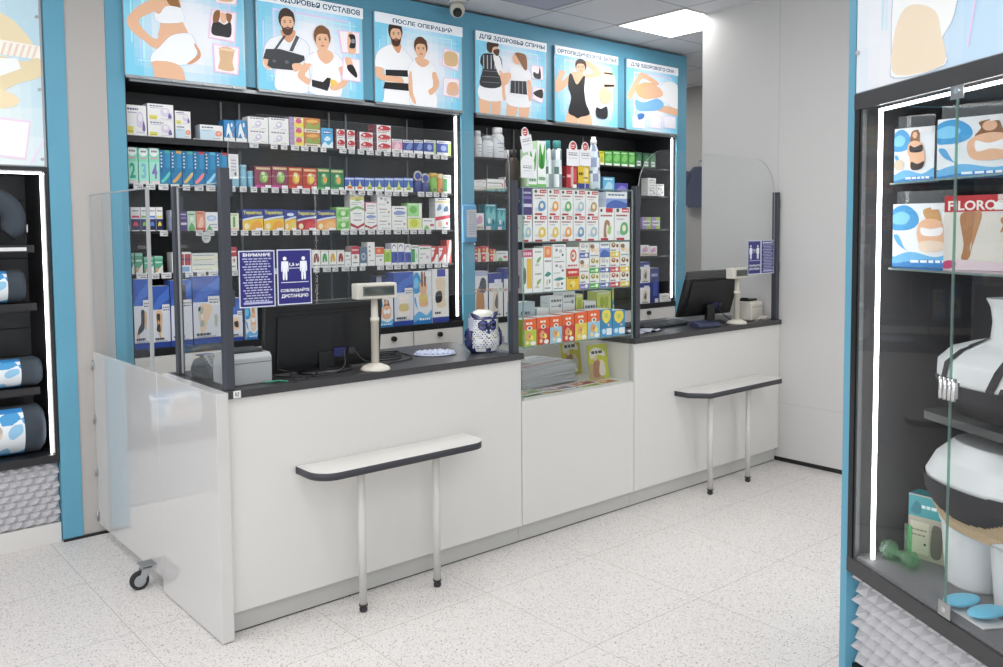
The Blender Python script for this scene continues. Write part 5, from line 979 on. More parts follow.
# ================================================================== CASH DESK EQUIPMENT
ZD = .9058
def rot(v, rz): c, s = math.cos(rz), math.sin(rz); return (v[0]*c-v[1]*s, v[0]*s+v[1]*c)
def monitor(x, y, W, H, zc, tilt, rz, lab):
    t = thing('monitor', (x, y, ZD), lab, 'monitor', None, rz)
    P = lambda u, v, d: (u, -math.sin(tilt)*v*1-math.cos(tilt)*d+0, zc-ZD+math.cos(tilt)*v-math.sin(tilt)*d)   # d = towards the customers
    def slab(name, x0, x1, v0, v1, d0, d1, m_, bev=.004, par=t):
        m = MB(); m.v = [P(a, b, c) for b in (v0, v1) for c in (d1, d0) for a in (x0, x1)]
        for q in ((0, 2, 3, 1), (4, 5, 7, 6), (0, 1, 5, 4), (1, 3, 7, 5), (3, 2, 6, 7), (2, 0, 4, 6)): m.face(q, m_)
        return m.build(name, par, bev)
    sh = slab('housing', -W/2, W/2, -H/2, H/2, 0, .022, PLB, .006)
    slab('rear_bulge', -W*.40, W*.40, -H*.42, H*.30, .0221, .030, PLB, .006)
    slab('vent_slot', -W*.40, W*.40, H*.355, H*.372, .0221, .0235, mat('vent_black', '0a0a0b', .6), 0)
    slab('screen_face', -W/2+.012, W/2-.012, -H/2+.014, H/2-.012, -.0012, -.0002, SCREEN, 0)
    m = MB(); zz = zc-ZD-H*.25
    m.prism([(-.035, -.03), (.035, -.03), (.03, .0), (-.03, .0)], .012, zz, PLB); m.build('stand_neck', t, .003)
    m = MB(); m.lathe([(.12, 0), (.122, .004), (.112, .011), (.05, .016)], 0, -.01, PLB, n=32, sx=1, sy=.72); m.build('stand_base', t)
    slab('connector', W*.06, W*.16, -H*.33, -H*.20, .0301, .042, mat('vga_blue', '2e3266', .5), .002)
    slab('connector', W*.19, W*.24, -H*.31, -H*.22, .0301, .04, PLD, .002)
    return t
monitor(1.715, 3.13, .545, .285, 1.058, .10, .03, 'large black monitor seen from behind on the left cash desk')
monitor(4.36, 3.16, .50, .29, 1.092, .30, -.05, 'black tilted monitor seen from behind on the right cash desk')
def pole_display(x, y, H, lab, hw=.10, rz=0):
    t = thing('customer_display', (x, y, ZD), lab, 'display', None, rz)
    MB().lathe([(.06, 0), (.061, .006), (.052, .016), (.03, .024), (.018, .028)], 0, 0, BEIGE, n=28).build('base', t)
    MB().lathe([(.0165, .026), (.0165, H-.145), (.0185, H-.145), (.0185, H-.13), (.015, H-.13), (.013, H-.05)], 0, 0, BEIGE, n=20).build('pole', t)
    m = MB(); m.box(-hw, -.03, H-.052, hw, .026, H+.012, BEIGE); hd = m.build('display_head', t, .006)
    m = MB(); m.box(-hw+.026, -.0335, H-.038, hw-.014, -.0305, H, mat('display_bezel', '5a5c58', .4)); m.build('bezel', hd, .001)
    bx('display_window', -hw+.032, -.0352, H-.032, hw-.02, -.0338, H-.007, SCREEN, hd)
    return t
pole_display(1.88, 2.997, .345, 'beige customer price display on a pole beside the large left monitor', .09, -.1)
pole_display(4.425, 2.995, .325, 'beige customer price display on a pole before the right monitor', .09, .1)
# receipt printers
def printer(x, y, lab, sx=.19, sy=.15, h=.115, body=PLG, top=PLD, rz=0, roll=True):
    t = thing('receipt_printer', (x, y, ZD), lab, 'printer', None, rz)
    m = MB(); m.prism([(0, 0), (sy, 0), (sy, h*.72), (sy*.82, h), (sy*.1, h), (0, h*.86)][::-1], 0, sx, body, None, 'x'); m.build('body', t, .004)
    m = MB(); m.box(.02, sy*.2, h+.0004, sx-.02, sy*.78, h+.014, top); m.build('lid', t, .004)
    m = MB(); m.box(sx*.12, sy*.3, h+.0145, sx*.24, sy*.6, h+.022, top); m.build('release_lever', t, .002)
    m = MB(); m.box(.004, -.0012, h*.70, sx-.004, -.0002, h*.715, top); m.build('groove', t)
    return t
printer(1.268, 3.02, 'grey receipt printer at left end of the left cash desk behind the post', .17, .15)
t = thing('card_terminal', (1.275, 3.20, ZD), 'dark grey rounded card terminal behind the grey printer', 'terminal', None, .1)
m = MB(); m.prism([(0, 0), (.17, 0), (.18, .03), (.15, .07), (.09, .085), (.03, .05), (0, .02)][::-1], 0, .085, PLD, None, 'x'); m.build('body', t, .01)
m = MB(); m.box(.012, .10, .0825, .073, .15, .0865, SCREEN); m.build('terminal_screen', t)
m = MB()
for i in range(3):
    for j in range(4): m.box(.014+i*.021, .025+j*.017, .048+j*.010, .029+i*.021, .036+j*.017, .060+j*.010, PLG)
m.build('keypad', t)
printer(4.645, 3.035, 'beige receipt printer on the right cash desk near the wall', .15, .14, .115, BEIGE, PLB, .12)
# keyboards
def keyboard(x, y, rz, lab, L=.42, D=.15):
    t = thing('keyboard', (x, y, ZD), lab, 'keyboard', None, rz)
    m = MB(); m.prism([(0, 0), (D, 0), (D, .022), (0, .010)][::-1], 0, L, PLB, None, 'x'); m.build('base', t, .002)
    m = MB()
    for r_ in range(5):
        for k in range(19):
            yy = .012+r_*.026; zz = .0115+r_*.0021; m.box(.008+k*.0215, yy, zz, .026+k*.0215, yy+.02, zz+.005, PLD)
    m.build('key', t)['kind'] = 'stuff'
    return t
keyboard(1.50, 3.30, .03, 'black keyboard behind the large monitor on the left cash desk')
keyboard(3.80, 3.14, .05, 'black keyboard left of the right monitor', .36)
t = thing('card_terminal', (4.05, 2.985, ZD), 'dark blue grey flat card terminal before the right monitor', 'terminal', None, -.15)
m = MB(); m.prism([(0, 0), (.09, 0), (.10, .03), (.06, .038), (0, .02)][::-1], 0, .17, mat('navy_plastic', '3a4058', .4), None, 'x'); m.build('body', t, .006)
m = MB(); m.box(.10, .03, .0375, .155, .08, .0395, SCREEN); m.build('terminal_screen', t)
# cables
def cable(pts, r, lab, m_=PLB, nm='cable'):
    P = smooth3(pts); o = MB().tube(P, r, m_, n=6).build(nm); tag(o, lab, 'cable'); return o
def smooth3(pts, k=6):
    out = []; n = len(pts)
    for i in range(n-1):
        p0, p1, p2, p3 = pts[max(i-1, 0)], pts[i], pts[i+1], pts[min(i+2, n-1)]
        for j in range(k):
            t = j/k; out.append(tuple(.5*((2*p1[a])+(-p0[a]+p2[a])*t+(2*p0[a]-5*p1[a]+4*p2[a]-p3[a])*t*t+(-p0[a]+3*p1[a]-3*p2[a]+p3[a])*t**3) for a in range(3)))
    return out+[pts[-1]]
z0 = ZD+.0035
cable([(1.78, 3.075, .985), (1.76, 3.04, .93), (1.68, 3.01, z0), (1.58, 3.03, z0), (1.50, 3.10, z0), (1.49, 3.24, z0)], .003, 'black monitor cable looping left under the large monitor')
cable([(1.83, 3.075, .985), (1.86, 3.05, .94), (1.98, 3.07, z0), (2.03, 3.10, z0), (2.12, 3.12, z0), (2.20, 3.20, z0), (2.22, 3.40, z0)], .003, 'black monitor cable running right behind the left price display')
cable([(1.492, 3.10, .94), (1.53, 3.06, .925), (1.52, 3.0, z0), (1.56, 2.985, z0), (1.63, 3.03, z0+.007)], .003, 'black cable curving down from the grey printer')
for i in range(3):
    cable([(1.99+.02*i, 3.20+.01*i, z0+.009*i), (2.06, 3.17+.01*i, z0+.009*i), (2.14, 3.2+.01*i, z0+.009*i), (2.17, 3.27, z0+.009*i), (2.08, 3.3, z0+.009*i), (2.0, 3.26, z0+.009*i)], .0035, 'black cable loop, %s one of the heap right of the large monitor' % ['lowest', 'middle', 'top'][i])
cable([(1.40, 3.005, z0), (1.43, 2.985, z0+.004), (1.46, 3.0, z0), (1.475, 2.97, z0)], .0035, 'short green wire before the grey printer', mat('green_wire', '2f8a6a', .4))
cable([(4.42, 3.12, .985), (4.46, 3.08, .93), (4.50, 3.03, z0), (4.55, 3.0, z0), (4.59, 2.99, z0)], .003, 'black cable below the right monitor')
cable([(4.30, 3.10, .98), (4.26, 3.07, .93), (4.23, 3.09, z0), (4.23, 3.16, z0), (4.22, 3.25, z0)], .003, 'black cable left of the right monitor stand')
for i in range(3):
    cable([(4.62+.03*i, 2.985, z0+.007*i), (4.67+.02*i, 3.005, z0+.012+.004*i), (4.71, 2.985-.008*i, z0+.007*i+.004), (4.765, 2.99, z0)], .0035, 'white cable, %s one of the bundle at the right desk end' % ['lowest', 'middle', 'top'][i], BEIGE)
# coin tray
t = thing('coin_tray', (2.33, 3.20, ZD), 'clear bumpy plastic coin tray on the left worktop beside the owl', 'tray', None, -.2)
TR = noisy(mat('tray_plastic', 'bfc6dc', .15), 20, .1)
m = MB(); m.lathe([(.085, 0), (.09, .003), (.088, .006), (.07, .005)], 0, 0, TR, n=28, sx=1.15, sy=.95); m.build('tray_base', t)
m = MB()
for i in range(-3, 4):
    for j in range(-2, 3):
        if (i/3.4)**2+(j/2.6)**2 < 1: m.lathe([(.0115, .0055), (.010, .011), (.006, .0145), (.002, .016)], i*.026, j*.028, TR, n=10)
m.build('bumps', t)
t = thing('clear_sheet_mat', (2.40, 3.10, ZD-.0001), 'thin clear glossy desk mat under the coin tray beside the owl', 'mat', None, -.15)
m = MB(); m.box(0.08, -.06, 0, .25, .12, .0006, mat('mat_plastic', '9a9ca0', .08)); m.build('sheet', t)
for (x, y, rz, l) in ((3.60, 3.04, .1, 'crumpled clear plastic sleeve on the right worktop beside the post'),):
    t = thing('plastic_sleeve', (x, y, ZD), l, 'sleeve', None, rz); m = MB()
    m.grid(lambda u, v: (u*.22, v*.12, .002+.010*abs(math.sin(u*9+v*5))*abs(math.sin(v*7+u*3))), 22, 14, mat('sleeve_film', 'a9acba', .12)); o = m.build('film', t)
t = thing('paper_sheets', (3.49, 3.245, ZD+.0006), 'black folder with white papers at left of the right cash desk', 'folder', None, .12)
m = MB(); m.box(0, 0, 0, .30, .20, .008, PLB); m.build('folder_cover', t, .002)
m = MB(); m.grid(lambda u, v: (.02+u*.24, .01+v*.16, .0095+.012*math.sin(u*4+.5)*v), 12, 6, PAPER); m.build('paper', t)
# owl
t = thing('owl_figurine', (2.525, 3.085, ZD), 'white and cobalt blue ceramic owl on the left worktop beside the post', 'figurine', None, -.25)
Wo, Bo, Yo = 'dcdde2', '20265a', 'c8bc62'
def owlrad(v):  # half width / half depth along the height
    hw = [.062, .074, .080, .082, .082, .080, .077, .074, .073, .074, .070][min(10, int(v*10))]; nx = [.074, .080, .082, .082, .080, .077, .074, .073, .074, .070, .060][min(10, int(v*10))]
    f = v*10-int(v*10); return hw+(nx-hw)*f
def owlp(u, v):
    a = u*2*PI; r = owlrad(v); k = 1 if v < .97 else .72; return (r*k*math.cos(a), r*k*.78*math.sin(a), .002+v*.168)
def owlc(u, v):
    a = (u-.75)*2*PI       # 0 = front
    if a < -PI: a += 2*PI
    x = math.sin(a); front = math.cos(a) > 0
    if v < .06: return hexc('1c2048')
    if not front or abs(x) > .88: return hexc(Bo if (v < .62) else 'b8bcd0')
    z = v
    if z < .14: return hexc('e4e6ea' if .2 < abs(x) < .75 else Bo)
    for sx in (-.34, .34):
        d = math.hypot((x-sx)/.31, (z-.78)/.15)
        if d < .45: return hexc('141838')
        if d < .62: return hexc('5a68b0')
        if d < 1.0: return hexc(Bo)
    if abs(x) < .22*(z-.5)/.28 and .5 < z < .82: return hexc(Bo)
    if z > .93: return hexc(Bo)
    k = int((z-.16)*18); cell = (x*7+(.5 if k % 2 else 0)) % 1; fz = ((z-.16)*18) % 1
    if z < .66 and abs(cell-.5) < .30*fz and fz > .3: return hexc([Bo, '303c7c', Yo][(k+int(x*7+9)) % 3])
    if z > .6 and abs(cell-.5) < .2 and fz < .4: return hexc('8a9a60' if (k+int(x*5)) % 2 else '4a58a0')
    return hexc(Wo)
m = MB(); m.grid(owlp, 72, 56, GLOSSP, owlc, wrap=True); m.face(list(range(71, -1, -1)), GLOSSP, '1c2048'); nb = 56*72; m.face([nb+i for i in range(72)], GLOSSP, Wo); m.build('body', t)
for s_ in (-1, 1):
    m = MB(); m.grid(lambda u, v: (s_*(.036+.046*v)+.024*(1-v)*math.cos(u*2*PI)*1.1, -.004+.034*(1-v)*math.sin(u*2*PI), .165+.026*v+.006*math.sin(v*3)), 20, 8, GLOSSP, lambda u, v: hexc(Bo if math.sin(u*2*PI) < -.3 or v > .6 else 'e8e6dc'), wrap=True); m.build('ear_tuft', t)
    m = MB(); m.lathe([(.003, 0), (.020, .02), (.024, .05), (.018, .08), (.003, .10)], s_*.078, .0, GLOSSP, '262c62', 16, .45, 1.7, .02); m.build('wing', t)
m = MB(); m.lathe([(.055, 0), (.056, .012), (.045, .026), (.02, .034)], 0, .004, GLOSSP, 'e6e4da', 24, 1, .7, .168); m.build('crown', t)
m = MB(); m.lathe([(.001, 0), (.008, .010), (.011, .022), (.004, .03)], 0, -.062, GLOSSP, '161a40', 10, 1, .8, .112); m.build('beak', t)
# ================================================================== NOTICES on the screens
NAVY = '2c2a78'
def notice_text():
    a = A().R(0, 0, 1, 1, 'd8dcec').R(.03, .02, .97, .98, NAVY).T('ВНИМАНИЕ', .12, .895, .76, .06, 'ffffff')
    for i in range(17): a.L(.10+.04*((i*7) % 3), .90-.05*((i*5) % 3), .845-i*.046, .020, 'c4c8e4', 5, i)
    return a.R(.10, .06, .9, .10, 'b4b8dc')
def notice_dist():
    a = A().R(0, 0, 1, 1, 'd8dcec').R(.03, .02, .97, .98, NAVY)
    for x in (.22, .76):
        a.E(x, .835, .055, .035, 'f0f2fa').S([(x-.10, .76), (x-.08, .785), (x+.08, .785), (x+.10, .76), (x+.105, .62), (x+.075, .60), (x+.06, .68), (x+.065, .47), (x+.015, .46), (x, .6), (x-.015, .46), (x-.065, .47), (x-.06, .68), (x-.075, .60), (x-.105, .62)], 'f0f2fa', 3)
    a.T('1,5 м', .35, .69, .28, .065, 'ffffff').R(.35, .655, .63, .665, 'f0f2fa').P([(.33, .66), (.37, .645), (.37, .675)], 'f0f2fa').P([(.65, .66), (.61, .675), (.61, .645)], 'f0f2fa').R(.1, .40, .9, .412, 'f0f2fa')
    return a.T('СОБЛЮДАЙТЕ', .08, .225, .84, .075, 'ffffff').T('ДИСТАНЦИЮ', .10, .12, .78, .075, 'ffffff')
def notice(x0, x1, z0, z1, art, lab):
    m = MB(); W, H = x1-x0, z1-z0; m.box(0, -.0012, 0, W, -.0002, H, PRINT, 'd8dcec'); art.put(m, lambda u, v, d: (W*u, -.0012-d, H*v), PRINT, .00025, .0003)
    tag(m.build('notice', None, loc=(x0, YF+.0015, z0)), lab, 'sign')
notice(1.292, 1.432, 1.197, 1.405, notice_text(), 'navy notice full of white text on the left acrylic screen')
notice(1.441, 1.582, 1.199, 1.407, notice_dist(), 'navy notice with two distancing figures on the left acrylic screen')
notice(4.492, 4.628, 1.199, 1.403, notice_dist(), 'small navy notice with two distancing figures on the right acrylic screen')
notice(4.634, 4.776, 1.199, 1.405, notice_text(), 'small navy notice full of white text on the right acrylic screen')
# blue wall dispenser on the pillar
t = thing('wall_dispenser', (3.512, YB-.0005, 1.40), 'light blue wall dispenser holding white booklets on the blue pillar', 'dispenser')
m = MB(); m.box(-.055, -.03, 0, .055, -.0005, .25, mat('dispenser_blue', '5fa4d4', .25)); m.build('holder', t, .012)
m = MB(); m.box(-.036, -.046, .035, .036, -.0305, .215, PRINT, 'c8ccd4')
a = A()
for i in range(10): a.L(.1, .9, .88-i*.085, .03, '9a9cb0', 5, i)
a.put(m, lambda u, v, d: (-.036+.072*u, -.046-d, .035+.18*v), PRINT); m.build('paper_box', t)
# security camera
t = thing('security_camera', (3.335, 4.30, CEIL), 'small white dome security camera under the ceiling above the posters', 'camera')
MB().lathe([(.055, -.022), (.058, -.018), (.058, -.001)], 0, 0, WMETAL, n=28).build('mount', t)
m = MB(); m.grid(lambda u, v: (.048*math.sin(v*PI)*math.cos(u*2*PI), .048*math.sin(v*PI)*math.sin(u*2*PI), -.062+.048*math.cos(v*PI)), 28, 16, BEIGE, wrap=True); m.build('ball', t)
dv = Vector((-.55, -.75, -.62)).normalized(); b0 = Vector((0, 0, -.062))+dv*.036
m = MB(); m.tube([b0, b0+dv*.018], .028, PLB, n=24); l = m.build('lens_hood', t); m = MB(); m.tube([b0+dv*.0182, b0+dv*.022], .014, SCREEN, n=20); m.build('lens', l)
# ================================================================== LEFT DISPLAY CABINET
def pyramid_panel(name, fn, W, H, pu, pv, depth, m_, parent):
    """panel of staggered raised pyramids; fn(u metres, v metres, out)"""
    m = MB(); nv = max(1, round(H/pv)); pv = H/nv; nu = round(W/pu); pu = W/nu
    for j in range(nv):
        o = .5*(j % 2)*pu
        for i in range(-1, nu):
            a, c = max(0, i*pu+o), min(W, (i+1)*pu+o)
            if c-a < .001: continue
            b = len(m.v); mid = min(max(i*pu+o+.5*pu, a), c)
            m.v += [fn(a, j*pv, 0), fn(c, j*pv, 0), fn(c, (j+1)*pv, 0), fn(a, (j+1)*pv, 0), fn(mid, (j+.5)*pv, depth)]
            for p, q in ((0, 1), (1, 2), (2, 3), (3, 0)): m.face((b+p, b+q, b+4), m_)
    return m.build(name, parent)
PYR = mat('pyramid_white', 'c4c3c6', .3)
t = thing('display_cabinet', (0, YB, 0), 'open black display cabinet of pillows beside the blue trim at the left edge', 'cabinet')
LX0, LX1 = .10, 1.018
bx('back_panel', LX0, .40, .40, LX1, .42, 1.78, BLACK, t)
for z in (.55, .68, .86, 1.0, 1.23, 1.35, 1.52, 1.64): bx('slat_groove', LX0+.02, .3975, z, LX1-.016, .3995, z+.006, mat('groove_black', '0d0d0e', .7), t)
for a, b in ((LX0, LX0+.018), (LX1-.016, LX1)): bx('side_panel', a, .0, .40, b, .3985, 1.762, BLACK, t)
bx('top_panel', LX0, 0, 1.764, LX1, .3985, 1.782, BLACK, t)
bx('bottom_shelf', LX0, -.004, .391, LX1, .3985, .428, SHELFM, t)
for z in (1.422, 1.148, .748): bx('shelf', LX0+.02, .07, z-.034, LX1-.055, .395, z, SHELFM, t)
bx('plinth', LX0, .012, 0, LX1, .03, .094, WHITE, t); bx('base_box', LX0, .0325, .095, LX1, .38, .39, WHITE, t)
pyramid_panel('pyramid_panel', lambda u, v, d: (LX0+u, .032-d, .095+v), LX1-LX0, .294, .050, .034, .026, PYR, t)
m = MB(); m.box(LX1-.026, .036, .43, LX1-.018, .044, 1.755, LED); m.box(LX0+.02, .036, 1.752, LX1-.018, .044, 1.760, LED); m.build('led_strip', t)
m = MB(); m.box(.80, .0685, 1.395, .93, .0695, 1.412, PAPER); m.build('price_strip', t)
a = Art()
tl = Tr(((0, 620), (0, -300), (160, 620), (150, -300)))
tl.S([(-20, 10), (60, 30), (120, 100), (130, 140), (60, 130), (-20, 120)], 'e8d8b4').P([(-10, 120), (155, 130), (155, 185), (-10, 180)], 'f4efe4')
for i in range(8): tl.P([(i*20, 130+i*.5), (i*20+8, 130+i*.5), (i*20-6, 182), (i*20-14, 182)], 'e8d2c4')
tl.S([(20, 190), (100, 200), (150, 180), (158, 250), (80, 290), (0, 340), (-20, 280), (40, 250)], 'e4d4ae').S([(-10, 320), (60, 335), (80, 365), (50, 390), (-20, 395)], 'ecd9b4').P([(0, 200), (80, 190), (90, 230), (20, 270)], 'eef0ee')
tl.P([(-10, 430), (115, 440), (95, 600), (-10, 590)], 'e8d4e4').P([(-10, 440), (108, 448), (90, 590), (-10, 580)], 'eef0ee').P([(165, 520), (158, 510), (105, 615), (112, 618)], 'e8d4ea')
m = MB(); W_ = .9
fnp = lambda u, v, d: (LX0+.01+.895*u, -.002-d, 1.79+1.05*v)
fns = lambda u, v, d: (LX0+.01+.895*(.78+.22*u), -.0022-d, 1.79+1.05*(v*.98))
backdrop(m, fnp, FADEP, lambda u, v: lerp(hexc('bcd8e4'), hexc('dfe8e8'), .5+.5*math.sin(u*9+v*4)), 20, 8); tl.a.clip(); tl.a.put(m, fns, FADEP, .0002, .0003)
m.box(LX0+.005, -.0015, 1.785, LX1-.003, .010, 2.85, ALU); m.build('banner', t)
for z in (1.82, 2.14, 2.47, 2.8):
    m = MB(); m.prism([(LX1-.022+.007*math.cos(2*PI*k/12), z+.007*math.sin(2*PI*k/12)) for k in range(12)], -.010, -.0016, STEEL, None, 'y', None, True); m.build('clip', t)
# pillows
pil = MB(); 
def torus_arc(u, v): a = -.55*PI*.0+(-.25+1.5*u)*PI; R_, r_ = .098, .052*(1 if .06 < u < .94 else .8); return (R_*math.cos(a)+r_*math.cos(v*2*PI)*math.cos(a), r_*.9*math.sin(v*2*PI)-.0, .098+.03+R_*math.sin(a)+r_*math.cos(v*2*PI)*math.sin(a))
pil.grid(lambda u, v: torus_arc(v, u), 20, 32, FABG, wrap=True)
pil.face(list(range(19, -1, -1)), FABG); nb = 32*20; pil.face([nb+i for i in range(20)], FABG)
t = thing('neck_pillow', (.80, YB+.15, 1.423), 'dark grey horseshoe neck pillow standing on the top shelf of the left display cabinet', 'pillow')
o = pil.build('cushion', t, loc=(0, 0, -.0095)); bx('side_tag', .146, -.03, .06, .149, -.005, .095, PAPER, t)
def pillow_roll(x, z, R_, L_, lab, squash=1, dark=False):
    t = thing('wrapped_pillow', (x, YB+.14, z+.0006), lab, 'pillow')
    def f(u, v):
        a = u*2*PI; e = 1 if .06 < v < .94 else (.93 if .02 < v < .98 else .80); wr = 1+.012*math.sin(a*9+v*14)
        return (-L_/2+L_*v, R_*e*wr*math.cos(a)*.9, R_*squash*1.013+R_*squash*e*wr*math.sin(a))
    m = MB(); m.grid(f, 36, 16, FABG, wrap=True); m.face(list(range(35, -1, -1)), FABG); nb = 16*36; m.face([nb+i for i in range(36)], FABG); m.build('foam_roll', t)
    def g(u, v):
        a = (-.62+.75*u)*2*PI*.5+PI*1.05; return (-L_*.5+L_*.02+L_*.72*v, R_*1.03*.9*math.cos(a+PI*.2), R_*squash*1.013+R_*squash*1.03*math.sin(a+PI*.2))
    def gc(u, v):
        s_ = .5+.5*math.sin(u*11+v*7)*math.cos(v*9-u*3)
        if u < .12 or u > .9: return hexc('3f8ac8')
        if math.hypot((u-.45)/.2, (v-.35)/.3) < 1: return hexc('d8c8b8' if s_ > .5 else 'b8aca4')
        if u < .35 and v > .5: return hexc('4f9ed4' if s_ > .5 else 'eaf0f4')
        return hexc('dfe6ea' if s_ > .35 else '8cc0e0')
    m = MB(); m.grid(g, 90, 70, GLOSSP, gc); m.build('paper_sleeve', t)
    return t
pillow_roll(.775, 1.149, .078, .30, 'wrapped grey pillow roll with blue label on the middle shelf of the left display cabinet')
pillow_roll(.80, .749, .082, .36, 'plastic wrapped pillow with blue sleeve on the third shelf of the left display cabinet', .85)
pillow_roll(.80, .429, .115, .36, 'large plastic wrapped pillow with blue sleeve on the bottom shelf of the left display cabinet', 1.0)

# ================================================================== GLASS DISPLAY CASE ON THE RIGHT
OX, OY, TH = 2.56, 1.31, math.atan2(-.857, -.515)
Ux, Uy, Wx, Wy = math.cos(TH), math.sin(TH), -math.sin(TH), math.cos(TH)
def cpt(s_, w_): return (OX+Ux*s_+Wx*w_, OY+Uy*s_+Wy*w_)
def cthing(name, s_, w_, z, lab, cat, grp=None, rz=0):
    x, y = cpt(s_, w_); return thing(name, (x, y, z), lab, cat, grp, TH+rz)
SL, DP = 1.30, .42
t = cthing('glass_display_case', 0, 0, 0, 'large glass-fronted display case of underwear at right with blue edge panel', 'display case')
bx('edge_panel', -.040, -.006, .004, -.004, DP, CEIL-.01, BLUE, t, .001)
bx('back_panel', 0, DP-.02, .40, SL, DP, 1.88, CASEG, t)
bx('side_panel', -.0035, .012, .40, .012, DP-.021, 1.84, CASEG, t); bx('side_panel', SL-.012, .012, .40, SL, DP-.021, 1.84, CASEG, t)
bx('top_panel', .0125, .012, 1.842, SL-.0125, DP-.021, 1.86, CASEG, t)
CASEF = noisy(mat('case_floor', '77767a', .8), 70, .15)
bx('bottom_shelf', .0125, .004, .415, SL-.0125, DP-.021, .445, CASEF, t)
m = MB(); m.box(-.0035, -.008, 1.828, SL, .0035, 1.876, DARK); m.build('top_beam', t, .001)
m = MB(); m.box(-.0035, -.008, .388, SL, .0035, .436, DARK); m.build('bottom_beam', t, .001)
m = MB(); m.box(-.0035, -.006, .4365, .022, .0035, 1.8275, PLB); m.box(.024, -.002, .4365, .034, .012, 1.8275, PLD); m.build('corner_post', t)
m = MB(); m.box(.072, .026, .452, .083, .034, 1.815, LED); m.box(.072, .026, 1.816, SL-.05, .034, 1.824, LED); m.build('led_strip', t)
bx('kick_panel', 0, .016, 0, SL, .04, .085, PLB, t)
bx('base_box', 0, .0385, .086, SL, DP-.02, .386, WHITE, t)
pyramid_panel('pyramid_panel', lambda u, v, d: (u, .038-d, .087+v), SL, .299, .052, .036, .030, PYR, t)
for a_, b_ in ((.036, .448), (.453, 1.26)):
    g = bx('glass_door', a_, -.004, .438, b_, .001, 1.826, GLASS, t)
    m = MB(); e = b_ if a_ < .1 else a_-.0012; m.box(e, -.0042, .438, e+.0012, .0012, 1.826, GEDGE); m.build('door_edge', g)
for z, k in ((1.040, 0), (.447, 1), (1.80, 1)):
    m = MB()
    if k == 0:
        for q in (.425, .442, .459, .474): m.lathe([(.0065, 0), (.0065, .058)], q, -.010, CHROME, n=12, z0=z-.02)
        m.box(.415, -.0085, z-.012, .488, -.0048, z+.03, STEEL)
    else: m.box(.43, -.0075, z-.006, .478, -.0045, z+.034, STEEL); m.prism([(.455+.008*math.cos(2*PI*q/14), z+.014+.008*math.sin(2*PI*q/14)) for q in range(14)], -.010, -.0076, CHROME, None, 'y')
    m.build('door_clamp', t)
for z in (1.602, 1.350):
    g = bx('glass_shelf', .10, .05, z-.006, SL-.02, DP-.022, z, GLASS, t); bx('shelf_edge', .10, .0485, z-.006, SL-.02, .0498, z, GEDGE, g)
m = MB(); pts = [(.18+.04-.04*math.cos(k*PI/16), .10+.04-.04*math.sin(k*PI/16)) for k in range(9)]+[(SL-.03, .10), (SL-.03, DP-.022), (.18, DP-.022)]
m.prism(pts, .915, .938, CASEG); m.build('rounded_shelf', t)
m = MB(); m.box(.34, .395, .5, .35, .4, 1.82, STEEL); m.box(.9, .395, .5, .91, .4, 1.82, STEEL); m.build('rear_rail', t)
# banner above the doors
tr = Tr(((70, 540), (90, -400), (850, 310), (850, -700)))
tr.S([(290, 20), (350, 5), (430, 25), (400, 80), (350, 95), (310, 70)], 'e8cba6').S([(340, 120), (560, 60), (640, 100), (620, 240), (560, 320), (580, 380), (320, 455), (300, 400), (300, 240)], 'f0f1ef')
tr.S([(305, 440), (310, 340), (360, 260), (440, 235), (530, 245), (560, 300), (580, 375), (440, 425)], 'ead9c0').S([(700, 20), (760, 10), (740, 80), (690, 140), (640, 180), (620, 165), (660, 120), (690, 70)], 'e4bc98').S([(690, 10), (730, 5), (715, 70), (700, 60)], 'a8704c')
tr.P([(235, 60), (245, 60), (245, 330), (235, 330)], 'c8e4f0').P([(265, 60), (270, 60), (270, 330), (265, 330)], 'c8e4f0').P([(730, 120), (738, 120), (690, 320), (682, 320)], 'e8d0ea').P([(740, 110), (850, 70), (850, 85), (742, 122)], 'eef6fa').P([(90, 230), (200, 215), (200, 222), (90, 238)], 'eaf2f4')
m = MB(); fnb = lambda u, v, d: (.0+1.29*u, -.004-d, 1.88+1.0*v)
fns = lambda u, v, d: (.0+.62*u, -.0045-d, 1.88+.95*v)
backdrop(m, fnb, FADEP, lambda u, v: lerp(hexc('bfd9ec'), hexc('e6e8ec'), .5+.5*math.sin(u*11+v*3)), 22, 8)
tr.a.clip(); tr.a.put(m, fns, FADEP, .0002, .0003); m.box(-.002, -.003, 1.878, SL, .012, 2.89, ALU); m.build('banner', t)
for z in (2.0, 2.35):
    m = MB(); m.prism([(.010+.007*math.cos(2*PI*k/12), z+.007*math.sin(2*PI*k/12)) for k in range(12)], -.012, -.0055, CHROME, None, 'y', None, True); m.build('clip', t)
